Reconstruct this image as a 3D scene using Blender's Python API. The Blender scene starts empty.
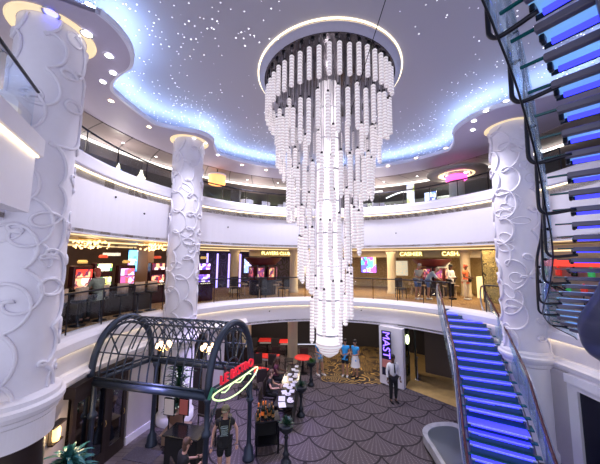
import bpy, math, random
from mathutils import Vector, Matrix
random.seed(7)
pi = math.pi; R = math.radians
scn = bpy.context.scene
COL = scn.collection
# ------------------------------------------------------------------ camera, world, exposure
EYE = 5.5                                     # eye height above the lowest deck
cam_d = bpy.data.cameras.new('camera'); cam_d.sensor_fit = 'HORIZONTAL'; cam_d.sensor_width = 36
cam_d.lens = 265 / 600 * 36; cam_d.clip_start = .02; cam_d.clip_end = 200
cam = bpy.data.objects.new('camera', cam_d); COL.objects.link(cam); scn.camera = cam
pitch, roll = R(6.03), R(.5)
fw = Vector((0, math.cos(pitch), math.sin(pitch)))
up0 = Vector((0, -math.sin(pitch), math.cos(pitch))); rt0 = Vector((1, 0, 0))
rt = rt0 * math.cos(roll) + up0 * math.sin(roll); up = up0 * math.cos(roll) - rt0 * math.sin(roll)
cam.matrix_world = Matrix(((rt.x, up.x, -fw.x, 0), (rt.y, up.y, -fw.y, 0), (rt.z, up.z, -fw.z, EYE), (0, 0, 0, 1)))
scn.view_settings.view_transform = 'Standard'; scn.view_settings.look = 'None'
scn.view_settings.gamma = 1; scn.view_settings.use_curve_mapping = False
scn.view_settings.exposure = 0.45
w = bpy.data.worlds.new('world'); scn.world = w; w.use_nodes = True
w.node_tree.nodes['Background'].inputs[0].default_value = (.68, .69, .85, 1)
w.node_tree.nodes['Background'].inputs[1].default_value = .95
scn.cycles.use_denoising = True
scn.cycles.max_bounces = 6; scn.cycles.transparent_max_bounces = 16
scn.cycles.sample_clamp_indirect = 3

def light(kind, loc, energy, color, size=.2, rot=None, spot=None, sx=None):
    d = bpy.data.lights.new(kind.lower() + '_light', kind); d.energy = energy; d.color = color
    if kind == 'AREA':
        d.shape = 'DISK' if sx is None else 'RECTANGLE'; d.size = size
        if sx: d.size_y = sx
    else: d.shadow_soft_size = size
    if kind == 'SPOT': d.spot_size = spot or R(90); d.spot_blend = .7
    o = bpy.data.objects.new(kind.lower() + '_light', d); COL.objects.link(o); o.location = loc
    if rot: o.rotation_euler = rot
    return o
CX, CY = 1.0, 7.0                             # centre of the round atrium
RA = 6.5
def pol(deg, r, z=0): return Vector((CX + r * math.cos(R(deg)), CY + r * math.sin(R(deg)), z))
COOL = (.86, .84, 1); WARM = (1, .78, .5); VIO = (.45, .4, 1)
# downlights of the upper soffit, aimed down into the atrium
for a in (22, 62, 90, 118, 172):
    light('SPOT', pol(a, 5.5 if a not in (22, 172) else 4.4, 9.9), 420, (.9, .87, 1), .25, (0, 0, 0), R(125))
# the chandelier's own light, inside its strands
for z_, e_ in ((9.6, 60), (8.2, 80), (6.8, 80), (5.4, 60), (4.0, 40)):
    light('POINT', (.76, 7.0, z_), e_, (1, .95, .97), .1)
# middle deck and lower deck ceiling lamps, upper deck lights and added fill points
for a in (40, 68, 90, 112, 140, 165):
    light('AREA', pol(a, 9.6, 6.02), 95 if a < 100 else (40 if a < 130 else 18), (1, .74, .42), 2.2)
for a in (45, 75, 105, 135, 160):
    light('AREA', pol(a, 10.5, 9.4), 70, (1, .93, .85), 1.6)
for a in (42, 66, 90, 114, 138, 160, 182):  # fill points added to brighten the bronze panels, no fixture hangs here
    light('POINT', pol(a, 8.6, 9.1), 50, (1, .9, .82), .05)
for a, e_ in ((75, 45), (100, 55), (122, 40)):
    light('AREA', pol(a, 8.4, 2.45), e_, (1, .8, .62), 1.2)
light('SPOT', (-3.6, 6.4, 3.0), 120, (.55, .5, 1), .3, (0, 0, 0), R(110))
light('SPOT', (-2.2, 9.3, 5.9), 900, (.5, .42, 1), .3, (0, 0, 0), R(70))

# ------------------------------------------------------------------ materials
class NT:
    """Small helper that writes shader maths."""
    def __init__(s, name):
        s.m = bpy.data.materials.new(name); s.m.use_nodes = True; s.t = s.m.node_tree
        s.b = s.t.nodes['Principled BSDF']; s.o = s.t.nodes['Material Output']
    def n(s, ty, **k):
        x = s.t.nodes.new(ty)
        for a, v in k.items(): setattr(x, a, v)
        return x
    def l(s, a, b): s.t.links.new(a, b)
    def m_(s, op, a, b=None, c=None):
        x = s.n('ShaderNodeMath', operation=op)
        for i, v in enumerate((a, b, c)):
            if v is None: continue
            if isinstance(v, (int, float)): x.inputs[i].default_value = v
            else: s.l(v, x.inputs[i])
        return x.outputs[0]
    def pos(s):
        g = s.n('ShaderNodeTexCoord'); q = s.n('ShaderNodeSeparateXYZ'); s.l(g.outputs['Object'], q.inputs[0])
        return g.outputs['Object'], q.outputs[0], q.outputs[1], q.outputs[2]
    def mix(s, f, a, b):
        x = s.n('ShaderNodeMix', data_type='RGBA')
        for i, v in ((0, f), (6, a), (7, b)):
            if isinstance(v, (int, float)): x.inputs[i].default_value = v
            elif isinstance(v, tuple): x.inputs[i].default_value = (*v[:3], 1)
            else: s.l(v, x.inputs[i])
        return x.outputs[2]
MATS = {}
def mat(name, col, rough=.5, metal=0, emit=0, ecol=None, noise=.06, scale=9, bump=0, samp=True):
    if name in MATS: return MATS[name]
    s = NT(name); b = s.b
    b.inputs['Roughness'].default_value = rough; b.inputs['Metallic'].default_value = metal
    tc = s.n('ShaderNodeTexCoord'); nz = s.n('ShaderNodeTexNoise'); nz.inputs['Scale'].default_value = scale
    nz.inputs['Detail'].default_value = 3
    s.l(tc.outputs['Object'], nz.inputs['Vector'])
    c2 = tuple(min(1, x * (1 + noise)) for x in col); c1 = tuple(x * (1 - noise) for x in col)
    s.l(s.mix(nz.outputs[0], c1, c2), b.inputs['Base Color'])
    if bump:
        bp = s.n('ShaderNodeBump'); bp.inputs['Strength'].default_value = bump; bp.inputs['Distance'].default_value = .02
        s.l(nz.outputs[0], bp.inputs['Height']); s.l(bp.outputs[0], b.inputs['Normal'])
    if emit:
        b.inputs['Emission Color'].default_value = (*(ecol or col), 1); b.inputs['Emission Strength'].default_value = emit
        if not samp: s.m.cycles.emission_sampling = 'NONE'
    MATS[name] = s.m
    return s.m
def glass_mat(name, tint, gloss=.12, rough=.02, alpha=1, body=0, bodycol=(1, 1, 1), emit=0):
    s = NT(name); s.t.nodes.remove(s.b)
    tr = s.n('ShaderNodeBsdfTransparent'); tr.inputs[0].default_value = (*tint, 1)
    gl = s.n('ShaderNodeBsdfGlossy'); gl.inputs['Roughness'].default_value = rough; gl.inputs[0].default_value = (.9, .95, 1, 1)
    lw = s.n('ShaderNodeLayerWeight'); lw.inputs[0].default_value = .5
    f = s.m_('ADD', s.m_('MULTIPLY', s.m_('POWER', lw.outputs['Facing'], 4), .5), gloss)
    mx = s.n('ShaderNodeMixShader'); s.l(f, mx.inputs[0]); s.l(tr.outputs[0], mx.inputs[1]); s.l(gl.outputs[0], mx.inputs[2])
    out = mx.outputs[0]
    if body:
        df = s.n('ShaderNodeBsdfTranslucent'); df.inputs[0].default_value = (*bodycol, 1)
        d2 = s.n('ShaderNodeBsdfDiffuse'); d2.inputs[0].default_value = (*bodycol, 1)
        a = s.n('ShaderNodeAddShader'); m1 = s.n('ShaderNodeMixShader'); m1.inputs[0].default_value = .5
        s.l(df.outputs[0], m1.inputs[1]); s.l(d2.outputs[0], m1.inputs[2]); s.t.nodes.remove(a)
        sh = m1.outputs[0]
        if emit:
            e = s.n('ShaderNodeEmission'); e.inputs[0].default_value = (*bodycol, 1); e.inputs[1].default_value = emit
            ad = s.n('ShaderNodeAddShader'); s.l(sh, ad.inputs[0]); s.l(e.outputs[0], ad.inputs[1]); sh = ad.outputs[0]
        m2 = s.n('ShaderNodeMixShader'); m2.inputs[0].default_value = body; s.l(out, m2.inputs[1]); s.l(sh, m2.inputs[2]); out = m2.outputs[0]
    s.l(out, s.o.inputs[0]); s.m.cycles.emission_sampling = 'NONE'
    return s.m
white = mat('painted_panel_white', (.80, .78, .86), .45, noise=.02)
plaster = mat('column_plaster', (.80, .78, .87), .55, noise=.03)
lilac = mat('soffit_lilac', (.50, .46, .60), .6, noise=.03)
dark = mat('black_metal', (.012, .013, .02), .35, .6)
rail_m = mat('dark_rail_metal', (.03, .03, .04), .3, .8)
steel = mat('brushed_steel', (.45, .47, .55), .28, 1)
canopy_m = mat('canopy_painted_iron', (.045, .06, .095), .38, .5)
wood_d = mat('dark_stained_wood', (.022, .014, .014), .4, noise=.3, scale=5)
black_f = mat('black_fabric', (.008, .008, .01), .9)
gold = mat('gold_leaf', (.8, .55, .2), .35, .8)
warm_led = mat('warm_led', (1, .85, .5), emit=3.2, ecol=(1, .80, .46))
warm_led2 = mat('warm_led_soft', (1, .85, .5), emit=1.0, ecol=(1, .78, .42))
white_led = mat('white_led', (1, 1, 1), emit=6, ecol=(.9, .93, 1))
spot_led = mat('spot_lens', (1, 1, 1), emit=9, ecol=(1, .97, .95), samp=False)
spot_warm = mat('spot_lens_warm', (1, .8, .6), emit=7, ecol=(1, .72, .45), samp=False)
spot_blue = mat('spot_lens_blue', (.2, .2, 1), emit=5, ecol=(.12, .12, 1), samp=False)
blue_led = mat('blue_cove_led', (.4, .6, 1), emit=26, ecol=(.42, .64, 1))
beige = mat('beige_wall', (.46, .37, .26), .6, noise=.12, scale=4)
glass = glass_mat('clear_glass', (.93, .96, .98), .02)
glass_b = glass_mat('balustrade_glass', (.80, .90, .96), .13, body=.10, bodycol=(.45, .62, .85))

def scallop_mat():
    s = NT('fish_scale_carpet'); v, x, y, z = s.pos()
    th = R(8); cs, sn = math.cos(th), math.sin(th)
    u = s.m_('DIVIDE', s.m_('ADD', s.m_('SUBTRACT', s.m_('MULTIPLY', x, cs), s.m_('MULTIPLY', y, sn)), 0.2), 1.4)
    q = s.m_('DIVIDE', s.m_('ADD', s.m_('MULTIPLY', x, sn), s.m_('MULTIPLY', y, cs)), 1.4)
    u = s.m_('ADD', u, 40); q = s.m_('ADD', q, 40)
    h, r = .375, .535
    j0 = s.m_('FLOOR', s.m_('DIVIDE', s.m_('ADD', q, r), h))
    done = 0; line = None; ang = None; rad = None
    for k in range(3):
        j = s.m_('SUBTRACT', j0, k)
        off = s.m_('MULTIPLY', s.m_('MODULO', j, 2), .5)
        uu = s.m_('ADD', u, off)
        du = s.m_('SUBTRACT', uu, s.m_('ROUND', uu))
        dv = s.m_('SUBTRACT', q, s.m_('MULTIPLY', j, h))
        d = s.m_('SQRT', s.m_('ADD', s.m_('MULTIPLY', du, du), s.m_('MULTIPLY', dv, dv)))
        inside = s.m_('LESS_THAN', d, r)
        a = s.m_('ARCTAN2', du, s.m_('SUBTRACT', .30, dv))          # fan origin sits at the top of each scale
        rr = s.m_('SQRT', s.m_('ADD', s.m_('MULTIPLY', du, du), s.m_('POWER', s.m_('SUBTRACT', .30, dv), 2)))
        if k == 0: D, A, RR, I = d, a, rr, inside
        else:
            f = s.m_('MULTIPLY', inside, s.m_('SUBTRACT', 1, I))
            def sel(o, nw): return s.m_('ADD', o, s.m_('MULTIPLY', f, s.m_('SUBTRACT', nw, o)))
            D, A, RR = sel(D, d), sel(A, a), sel(RR, rr); I = s.m_('MAXIMUM', I, inside)
    edge = s.m_('GREATER_THAN', D, r - .036)
    rays = s.m_('GREATER_THAN', s.m_('SINE', s.m_('MULTIPLY', A, 44)), .5)
    dots = s.m_('GREATER_THAN', s.m_('SINE', s.m_('MULTIPLY', RR, 150)), .1)
    dt = s.m_('MULTIPLY', s.m_('MULTIPLY', rays, dots), s.m_('LESS_THAN', D, r - .05))
    gap = s.m_('GREATER_THAN', s.m_('SINE', s.m_('MULTIPLY', s.m_('ARCTAN2', x, y), 1)), -2)
    c = s.mix(dt, (.085, .065, .078), (.19, .16, .18))
    c = s.mix(edge, c, (.007, .004, .008))
    nz = s.n('ShaderNodeTexNoise'); nz.inputs['Scale'].default_value = 25; s.l(v, nz.inputs['Vector'])
    c = s.mix(s.m_('MULTIPLY', nz.outputs[0], .3), c, (.06, .045, .055))
    s.l(c, s.b.inputs['Base Color']); s.b.inputs['Roughness'].default_value = .95
    return s.m
def swirl_carpet():
    s = NT('gold_swirl_carpet'); v, x, y, z = s.pos()
    vo = s.n('ShaderNodeTexVoronoi'); vo.inputs['Scale'].default_value = 1.5; s.l(v, vo.inputs['Vector'])
    ring = s.m_('GREATER_THAN', s.m_('SINE', s.m_('MULTIPLY', vo.outputs['Distance'], 40)), .72)
    nz = s.n('ShaderNodeTexNoise'); nz.inputs['Scale'].default_value = 2.5; s.l(v, nz.inputs['Vector'])
    f = s.m_('MULTIPLY', ring, s.m_('GREATER_THAN', nz.outputs[0], .42))
    s.l(s.mix(f, (.03, .017, .013), (.58, .36, .10)), s.b.inputs['Base Color']); s.b.inputs['Roughness'].default_value = .9
    return s.m
def speck_carpet():
    s = NT('bronze_carpet'); v, x, y, z = s.pos()
    nz = s.n('ShaderNodeTexNoise'); nz.inputs['Scale'].default_value = 3.2; nz.inputs['Detail'].default_value = 6; s.l(v, nz.inputs['Vector'])
    wv = s.n('ShaderNodeTexVoronoi'); wv.inputs['Scale'].default_value = 2.4; s.l(v, wv.inputs['Vector'])
    f = s.m_('GREATER_THAN', s.m_('SINE', s.m_('MULTIPLY', wv.outputs['Distance'], 30)), .6)
    c = s.mix(nz.outputs[0], (.10, .05, .03), (.42, .25, .12)); c = s.mix(s.m_('MULTIPLY', f, .6), c, (.6, .42, .22))
    s.l(c, s.b.inputs['Base Color']); s.b.inputs['Roughness'].default_value = .9
    return s.m
def star_mat():
    s = NT('starry_ceiling'); v, x, y, z = s.pos()
    nz = s.n('ShaderNodeTexNoise'); nz.inputs['Scale'].default_value = .55; nz.inputs['Detail'].default_value = 2; s.l(v, nz.inputs['Vector'])
    # stars get denser towards the rim
    rr = s.m_('SQRT', s.m_('ADD', s.m_('POWER', s.m_('SUBTRACT', x, CX), 2), s.m_('POWER', s.m_('SUBTRACT', y, CY), 2)))
    dens = s.m_('ADD', s.m_('MULTIPLY', s.m_('SUBTRACT', rr, 2.5), .16), s.m_('MULTIPLY', s.m_('SUBTRACT', nz.outputs[0], .5), 1.3))
    tot = None
    for sc_, rad, bias in ((6.5, .115, .16), (11.0, .16, .04)):
        vo = s.n('ShaderNodeTexVoronoi'); vo.inputs['Scale'].default_value = sc_; s.l(v, vo.inputs['Vector'])
        sp = s.n('ShaderNodeSeparateColor'); s.l(vo.outputs['Color'], sp.inputs[0])
        dot = s.m_('LESS_THAN', vo.outputs['Distance'], rad)
        f = s.m_('MULTIPLY', dot, s.m_('LESS_THAN', sp.outputs[0], s.m_('ADD', dens, bias)))
        f = s.m_('MULTIPLY', f, s.m_('ADD', .35, sp.outputs[1]))
        tot = f if tot is None else s.m_('MAXIMUM', tot, f)
    s.b.inputs['Base Color'].default_value = (.42, .40, .47, 1); s.b.inputs['Roughness'].default_value = .7
    s.b.inputs['Emission Color'].default_value = (.95, .93, 1, 1)
    s.l(s.m_('MULTIPLY', tot, 2.2), s.b.inputs['Emission Strength']); s.m.cycles.emission_sampling = 'NONE'
    return s.m
def panel_ceiling():
    s = NT('bronze_panel_ceiling'); v, x, y, z = s.pos()
    a = s.m_('ARCTAN2', s.m_('SUBTRACT', y, CY), s.m_('SUBTRACT', x, CX))
    rr = s.m_('SQRT', s.m_('ADD', s.m_('POWER', s.m_('SUBTRACT', x, CX), 2), s.m_('POWER', s.m_('SUBTRACT', y, CY), 2)))
    a = s.m_('ADD', a, s.m_('MULTIPLY', rr, .04))
    f = s.m_('LESS_THAN', s.m_('FRACT', s.m_('MULTIPLY', s.m_('ADD', a, 7), 26 / (2 * pi) * 1.6)), .035)
    s.l(s.mix(f, (.30, .25, .26), (.04, .03, .04)), s.b.inputs['Base Color']); s.b.inputs['Roughness'].default_value = .35
    return s.m
def plank_mat():
    s = NT('grey_plank_floor'); v, x, y, z = s.pos()
    br = s.n('ShaderNodeTexBrick'); br.inputs['Scale'].default_value = 1.0; br.inputs['Brick Width'].default_value = 1.4; br.inputs['Row Height'].default_value = .16
    br.inputs['Mortar Size'].default_value = .006; br.inputs['Color1'].default_value = (.11, .09, .10, 1); br.inputs['Color2'].default_value = (.17, .14, .15, 1); br.inputs['Mortar'].default_value = (.02, .02, .02, 1)
    s.l(v, br.inputs['Vector']); s.l(br.outputs[0], s.b.inputs['Base Color']); s.b.inputs['Roughness'].default_value = .45
    return s.m
def mosaic(name, c1, c2, sc=3, emit=0):
    s = NT(name); v, x, y, z = s.pos()
    vo = s.n('ShaderNodeTexVoronoi'); vo.inputs['Scale'].default_value = sc; s.l(v, vo.inputs['Vector'])
    nz = s.n('ShaderNodeTexNoise'); nz.inputs['Scale'].default_value = sc * .7; nz.inputs['Detail'].default_value = 5; s.l(v, nz.inputs['Vector'])
    f = s.m_('GREATER_THAN', s.m_('SINE', s.m_('MULTIPLY', vo.outputs['Distance'], 26)), .3)
    c = s.mix(s.m_('MULTIPLY', f, nz.outputs[0]), c1, c2)
    s.l(c, s.b.inputs['Base Color'])
    if emit: s.l(c, s.b.inputs['Emission Color']); s.b.inputs['Emission Strength'].default_value = emit
    return s.m
def screen_mat(name, cols, sc=6, emit=1.6, seed=0):
    s = NT(name); v, x, y, z = s.pos()
    mp = s.n('ShaderNodeMapping'); mp.inputs['Location'].default_value = (seed * 3.1, seed, seed * 1.7); mp.inputs['Scale'].default_value = (1, 1, .7); s.l(v, mp.inputs[0])
    vo = s.n('ShaderNodeTexVoronoi'); vo.inputs['Scale'].default_value = sc; vo.distance = 'CHEBYCHEV'; s.l(mp.outputs[0], vo.inputs['Vector'])
    sp = s.n('ShaderNodeSeparateColor'); s.l(vo.outputs['Color'], sp.inputs[0])
    rp = s.n('ShaderNodeValToRGB'); rp.color_ramp.interpolation = 'CONSTANT'
    el = rp.color_ramp.elements
    while len(el) < len(cols): el.new(.5)
    for i, c in enumerate(cols): el[i].position = i / len(cols); el[i].color = (*c, 1)
    s.l(sp.outputs[0], rp.inputs[0]); s.l(rp.outputs[0], s.b.inputs['Base Color']); s.l(rp.outputs[0], s.b.inputs['Emission Color'])
    s.b.inputs['Emission Strength'].default_value = emit; s.m.cycles.emission_sampling = 'NONE'
    return s.m

# ------------------------------------------------------------------ mesh building
class MB:
    def __init__(s): s.v = []; s.f = []
    def add(s, vs, fs, M=None):
        n = len(s.v); s.v += [tuple(M @ Vector(p)) if M is not None else tuple(p) for p in vs]
        s.f += [tuple(i + n for i in f) for f in fs]; return s
    def box(s, c, d, rz=0, M=None, ch=0.0):
        x, y, z = [q / 2 for q in d]; k = min(ch, x * .9, y * .9, z * .9)
        if k > 0:
            vs = []; 
            for sz, ins in ((-1, k), (-1, 0), (1, 0), (1, k)):
                zz = sz * z if ins else sz * (z - k)
                xx, yy = x - ins, y - ins; q = k if not ins else k
                for (a, b) in ((-xx + k, -yy), (xx - k, -yy), (xx, -yy + k), (xx, yy - k), (xx - k, yy), (-xx + k, yy), (-xx, yy - k), (-xx, -yy + k)): vs.append((a, b, zz))
            fs = [tuple(range(7, -1, -1)), tuple(range(24, 32))]
            for r_ in range(3):
                for i in range(8): j = (i + 1) % 8; fs.append((r_ * 8 + i, r_ * 8 + j, r_ * 8 + 8 + j, r_ * 8 + 8 + i))
        else:
            vs = [(a * x, b * y, c_ * z) for c_ in (-1, 1) for a, b in ((-1, -1), (1, -1), (1, 1), (-1, 1))]
            fs = [(3, 2, 1, 0), (4, 5, 6, 7), (0, 1, 5, 4), (1, 2, 6, 5), (2, 3, 7, 6), (3, 0, 4, 7)]
        T = Matrix.Translation(c) @ Matrix.Rotation(rz, 4, 'Z')
        if M is not None: T = M @ T
        return s.add(vs, fs, T)
    def tube(s, pts, r, n=8, cap=True, closed=False, M=None):
        pts = [Vector(p) for p in pts]; m = len(pts); vs = []; rr = r if isinstance(r, (list, tuple)) else [r] * m
        prev = None
        for i, p in enumerate(pts):
            a = pts[(i - 1) % m] if closed or i else p; b = pts[(i + 1) % m] if closed or i < m - 1 else p
            t = (b - a)
            t = t.normalized() if t.length > 1e-9 else Vector((0, 0, 1))
            if prev is None:
                u = t.cross(Vector((0, 0, 1)))
                if u.length < .05: u = t.cross(Vector((1, 0, 0)))
            else: u = prev - t * prev.dot(t)
            u.normalize(); prev = u; q = t.cross(u)
            for k in range(n):
                an = 2 * pi * k / n; vs.append(p + (u * math.cos(an) + q * math.sin(an)) * rr[i])
        fs = []
        for i in range(m if closed else m - 1):
            i2 = (i + 1) % m
            for k in range(n): k2 = (k + 1) % n; fs.append((i * n + k, i * n + k2, i2 * n + k2, i2 * n + k))
        if cap and not closed: fs += [tuple(range(n - 1, -1, -1)), tuple((m - 1) * n + k for k in range(n))]
        return s.add(vs, fs, M)
    def lathe(s, prof, n=24, c=(0, 0, 0), cap=True, M=None, a0=0, a1=360):
        full = abs(a1 - a0) >= 360; cols = n if full else n + 1; vs = []
        for r_, z in prof:
            for k in range(cols):
                a = R(a0 + (a1 - a0) * k / n); vs.append((c[0] + r_ * math.cos(a), c[1] + r_ * math.sin(a), c[2] + z))
        fs = []
        for i in range(len(prof) - 1):
            for k in range(n):
                k2 = (k + 1) % cols if full else k + 1
                fs.append((i * cols + k, i * cols + k2, (i + 1) * cols + k2, (i + 1) * cols + k))
        if cap and full: fs += [tuple(range(n - 1, -1, -1)), tuple((len(prof) - 1) * n + k for k in range(n))]
        return s.add(vs, fs, M)
    def ring(s, prof, a0, a1, n=None, c=(CX, CY)):
        """closed (r, z) outline swept round the atrium from a0 to a1 degrees"""
        n = n or max(2, int(abs(a1 - a0) / 2.5)); m = len(prof); vs = []
        for k in range(n + 1):
            a = R(a0 + (a1 - a0) * k / n)
            for r_, z in prof: vs.append((c[0] + r_ * math.cos(a), c[1] + r_ * math.sin(a), z))
        fs = [(k * m + i, k * m + (i + 1) % m, (k + 1) * m + (i + 1) % m, (k + 1) * m + i) for k in range(n) for i in range(m)]
        fs += [tuple(range(m)), tuple(n * m + i for i in range(m - 1, -1, -1))]
        return s.add(vs, fs)
    def quad(s, *p): return s.add(p, [tuple(range(len(p)))])
    def prism(s, poly, z0, z1, M=None):
        n = len(poly); vs = [(x, y, z0) for x, y in poly] + [(x, y, z1) for x, y in poly]
        fs = [tuple(range(n - 1, -1, -1)), tuple(range(n, 2 * n))] + [(i, (i + 1) % n, n + (i + 1) % n, n + i) for i in range(n)]
        return s.add(vs, fs, M)
    def ball(s, c, r, nu=12, nv=8, M=None):
        r = r if isinstance(r, (tuple, list)) else (r, r, r)
        vs = [(c[0], c[1], c[2] - r[2])]
        for j in range(1, nv):
            for i in range(nu):
                a, b = 2 * pi * i / nu, pi * j / nv - pi / 2
                vs.append((c[0] + r[0] * math.cos(b) * math.cos(a), c[1] + r[1] * math.cos(b) * math.sin(a), c[2] + r[2] * math.sin(b)))
        vs.append((c[0], c[1], c[2] + r[2])); L = len(vs) - 1; fs = []
        for i in range(nu):
            i2 = (i + 1) % nu; fs.append((0, 1 + i2, 1 + i)); fs.append((L, L - nu + i, L - nu + i2))
            for j in range(nv - 2): a = 1 + j * nu; fs.append((a + i, a + i2, a + nu + i2, a + nu + i))
        return s.add(vs, fs, M)
    def mesh(s, name, m, smooth=False):
        me = bpy.data.meshes.new(name); me.from_pydata(s.v, [], s.f); me.materials.append(m)
        if smooth:
            for p in me.polygons: p.use_smooth = len(p.vertices) <= 4
        me.update(); return me
    def build(s, name, m, parent=None, smooth=False, loc=None, rz=0):
        return put(name, s.mesh(name, m, smooth), parent, loc, rz)
def put(name, me, parent=None, loc=None, rz=0, label=None):
    o = bpy.data.objects.new(name, me); COL.objects.link(o)
    if parent: o.parent = parent
    if loc is not None: o.location = loc
    if rz: o.rotation_euler.z = rz
    if label: o['label'] = label
    return o
def tag(o, label, cat, group=None, kind=None):
    o['label'] = label; o['category'] = cat
    if group: o['group'] = group
    if kind: o['kind'] = kind
    return o
def thing(name, label, cat, loc=(0, 0, 0), rz=0, group=None):
    o = bpy.data.objects.new(name, None); COL.objects.link(o); o.location = loc; o.rotation_euler.z = rz; o.empty_display_size = .1
    return tag(o, label, cat, group)
def struct(o, label=None):
    o['kind'] = 'structure'
    if label: o['label'] = label
    return o
def copy_tree(o, parent=None, label=None):
    c = o.copy(); COL.objects.link(c)
    if parent: c.parent = parent
    if label: c['label'] = label
    for ch in [x for x in bpy.data.objects if x.parent == o]: copy_tree(ch, c)
    return c

# ------------------------------------------------------------------ structure: floors
A0, A1 = -28, 208                             # built arc of the ring-shaped decks
scal = scallop_mat()
fl = MB(); fl.box((1, 8.5, -.06), (26, 19, .12)); struct(fl.build('floor', scal), 'fish-scale patterned grey and plum carpet of the lower deck')
f2 = MB(); f2.prism([(1.05, 12.75), (2.3, 12.55), (3.55, 12.55), (4.6, 12.4), (5, 18), (1.3, 18)], 0, .012); struct(f2.build('floor_carpet', swirl_carpet()), 'dark carpet with gold swirls between the pale column and the sign panel')
f3 = MB(); f3.prism([(4.68, 12.2), (5.5, 11.25), (6.3, 10.3), (11, 13), (8.5, 18), (4.9, 18)], 0, .012)
struct(f3.build('floor_entry', mat('ochre_carpet', (.50, .33, .12), .9, noise=.25, scale=4)), 'ochre carpet inside the dark open doorway')
f4 = MB(); f4.prism([(-5.6, 6.0), (-2.3, 6.0), (-2.6, 7.2), (-3.7, 8.0), (-4.9, 9.3), (-6, 9.3), (-6, 6)], 0, .012); struct(f4.build('floor_planks', plank_mat()), 'grey plank floor in front of the dark doors')
bro = speck_carpet()
FB = MB(); FB.ring([(RA, 3.3), (RA, 3.58), (19, 3.58), (19, 3.3)], A0, A1); struct(FB.build('floor_middle_deck', bro), 'bronze carpet of the middle deck')
FC = MB(); FC.ring([(RA, 7.5), (RA, 7.8), (19, 7.8), (19, 7.5)], A0, A1); struct(FC.build('floor_upper_deck', mat('upper_carpet', (.2, .17, .17), .9)), 'dark floor of the upper deck')
# ceilings
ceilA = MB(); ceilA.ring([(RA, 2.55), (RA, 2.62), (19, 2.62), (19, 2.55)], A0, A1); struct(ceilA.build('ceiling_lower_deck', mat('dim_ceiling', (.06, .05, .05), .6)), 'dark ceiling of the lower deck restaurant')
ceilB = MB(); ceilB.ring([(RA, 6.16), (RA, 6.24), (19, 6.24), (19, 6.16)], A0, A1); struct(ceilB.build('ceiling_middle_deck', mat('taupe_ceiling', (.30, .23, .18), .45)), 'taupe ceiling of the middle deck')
for r0, r1, z0 in ((7.2, 7.6, 6.12), (9.3, 9.9, 6.08), (12.2, 12.9, 6.04)):
    m = MB(); m.ring([(r0, z0), (r0, 6.16), (r1, 6.16), (r1, z0)], A0, A1); struct(m.build('trim_1', mat('cream_band', (.7, .6, .42), .5)), 'cream ceiling band of the middle deck')
    m = MB(); m.ring([(r0 - .07, z0 + .02), (r0 - .07, z0 + .05), (r0 - .01, z0 + .05), (r0 - .01, z0 + .02)], A0, A1); struct(m.build('trim_2', warm_led2), 'glowing warm light line along the ceiling band')
star = MB(); star.lathe([(0.001, 10.57), (8.2, 10.57)], 72, (CX, CY, 0), cap=False); star.lathe([(8.2, 10.57), (8.2, 10.05)], 72, (CX, CY, 0), cap=False)
struct(star.build('ceiling', star_mat()), 'lilac ceiling sprinkled with small white fibre-optic stars')
# scalloped soffit: disc opening with lobes round the columns
COLS = [(-5.0, 4.9), (-4.3, 9.85), (7.0, 8.5)]
LOBE = [1.38, 1.0, 1.7]
def edge_r(deg, off=0):
    d = Vector((math.cos(R(deg)), math.sin(R(deg)))); r_ = 6.12
    for (cx, cy), lr in zip(COLS, LOBE):
        p = Vector((cx - CX, cy - CY)); b = p.dot(d); q = p.length_squared - b * b
        if q < lr * lr and b > 0: r_ = min(r_, b - math.sqrt(lr * lr - q))
    return r_ - off
samp = [edge_r(i * .5) for i in range(720)]
def sm_r(i):
    w_ = 9; return sum(samp[(i + k) % 720] for k in range(-w_, w_ + 1)) / (2 * w_ + 1)
ER = [sm_r(i) for i in range(0, 720)]
def soffit(inner, outer, zb, zt):
    vs = []; fs = []; idx = [i % 720 for i in range(A0 * 2, A1 * 2 + 1)]
    for i in idx:
        a = R(i * .5)
        for r_, z in ((inner(i), zb), (inner(i), zt), (outer(i), zt), (outer(i), zb)): vs.append((CX + r_ * math.cos(a), CY + r_ * math.sin(a), z))
    for k in range(len(idx) - 1):
        for q in range(4): fs.append((k * 4 + q, k * 4 + (q + 1) % 4, k * 4 + 4 + (q + 1) % 4, k * 4 + 4 + q))
    return MB().add(vs, fs)
struct(soffit(lambda i: ER[i], lambda i: 7.75, 10.0, 10.09).build('ceiling_soffit', lilac), 'lilac soffit ring with rounded lobes above the columns')
struct(soffit(lambda i: ER[i] - .03, lambda i: ER[i] + .05, 9.995, 10.13).build('trim_3', mat('pale_rim', (.72, .74, .88), .4)), 'pale rounded rim of the lobed ceiling soffit')
struct(soffit(lambda i: ER[i] + .13, lambda i: ER[i] + .2, 10.11, 10.16).build('trim_4', blue_led), 'blue light strip hidden on top of the lobed soffit')
struct(soffit(lambda i: 7.7, lambda i: 9.3, 9.97, 10.06).build('ceiling_panels', panel_ceiling()), 'bronze ceiling panels with thin dark seams')
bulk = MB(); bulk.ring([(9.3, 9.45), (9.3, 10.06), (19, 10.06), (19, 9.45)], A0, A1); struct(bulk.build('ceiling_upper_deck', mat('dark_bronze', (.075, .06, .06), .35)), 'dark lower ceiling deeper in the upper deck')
led = MB(); led.ring([(9.2, 9.86), (9.2, 9.93), (9.29, 9.93), (9.29, 9.86)], A0, A1); struct(led.build('trim_5', mat('cove_white', (1, .9, .8), emit=2.2, ecol=(1, .93, .85))), 'thin white light line along the upper deck ceiling')

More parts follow.
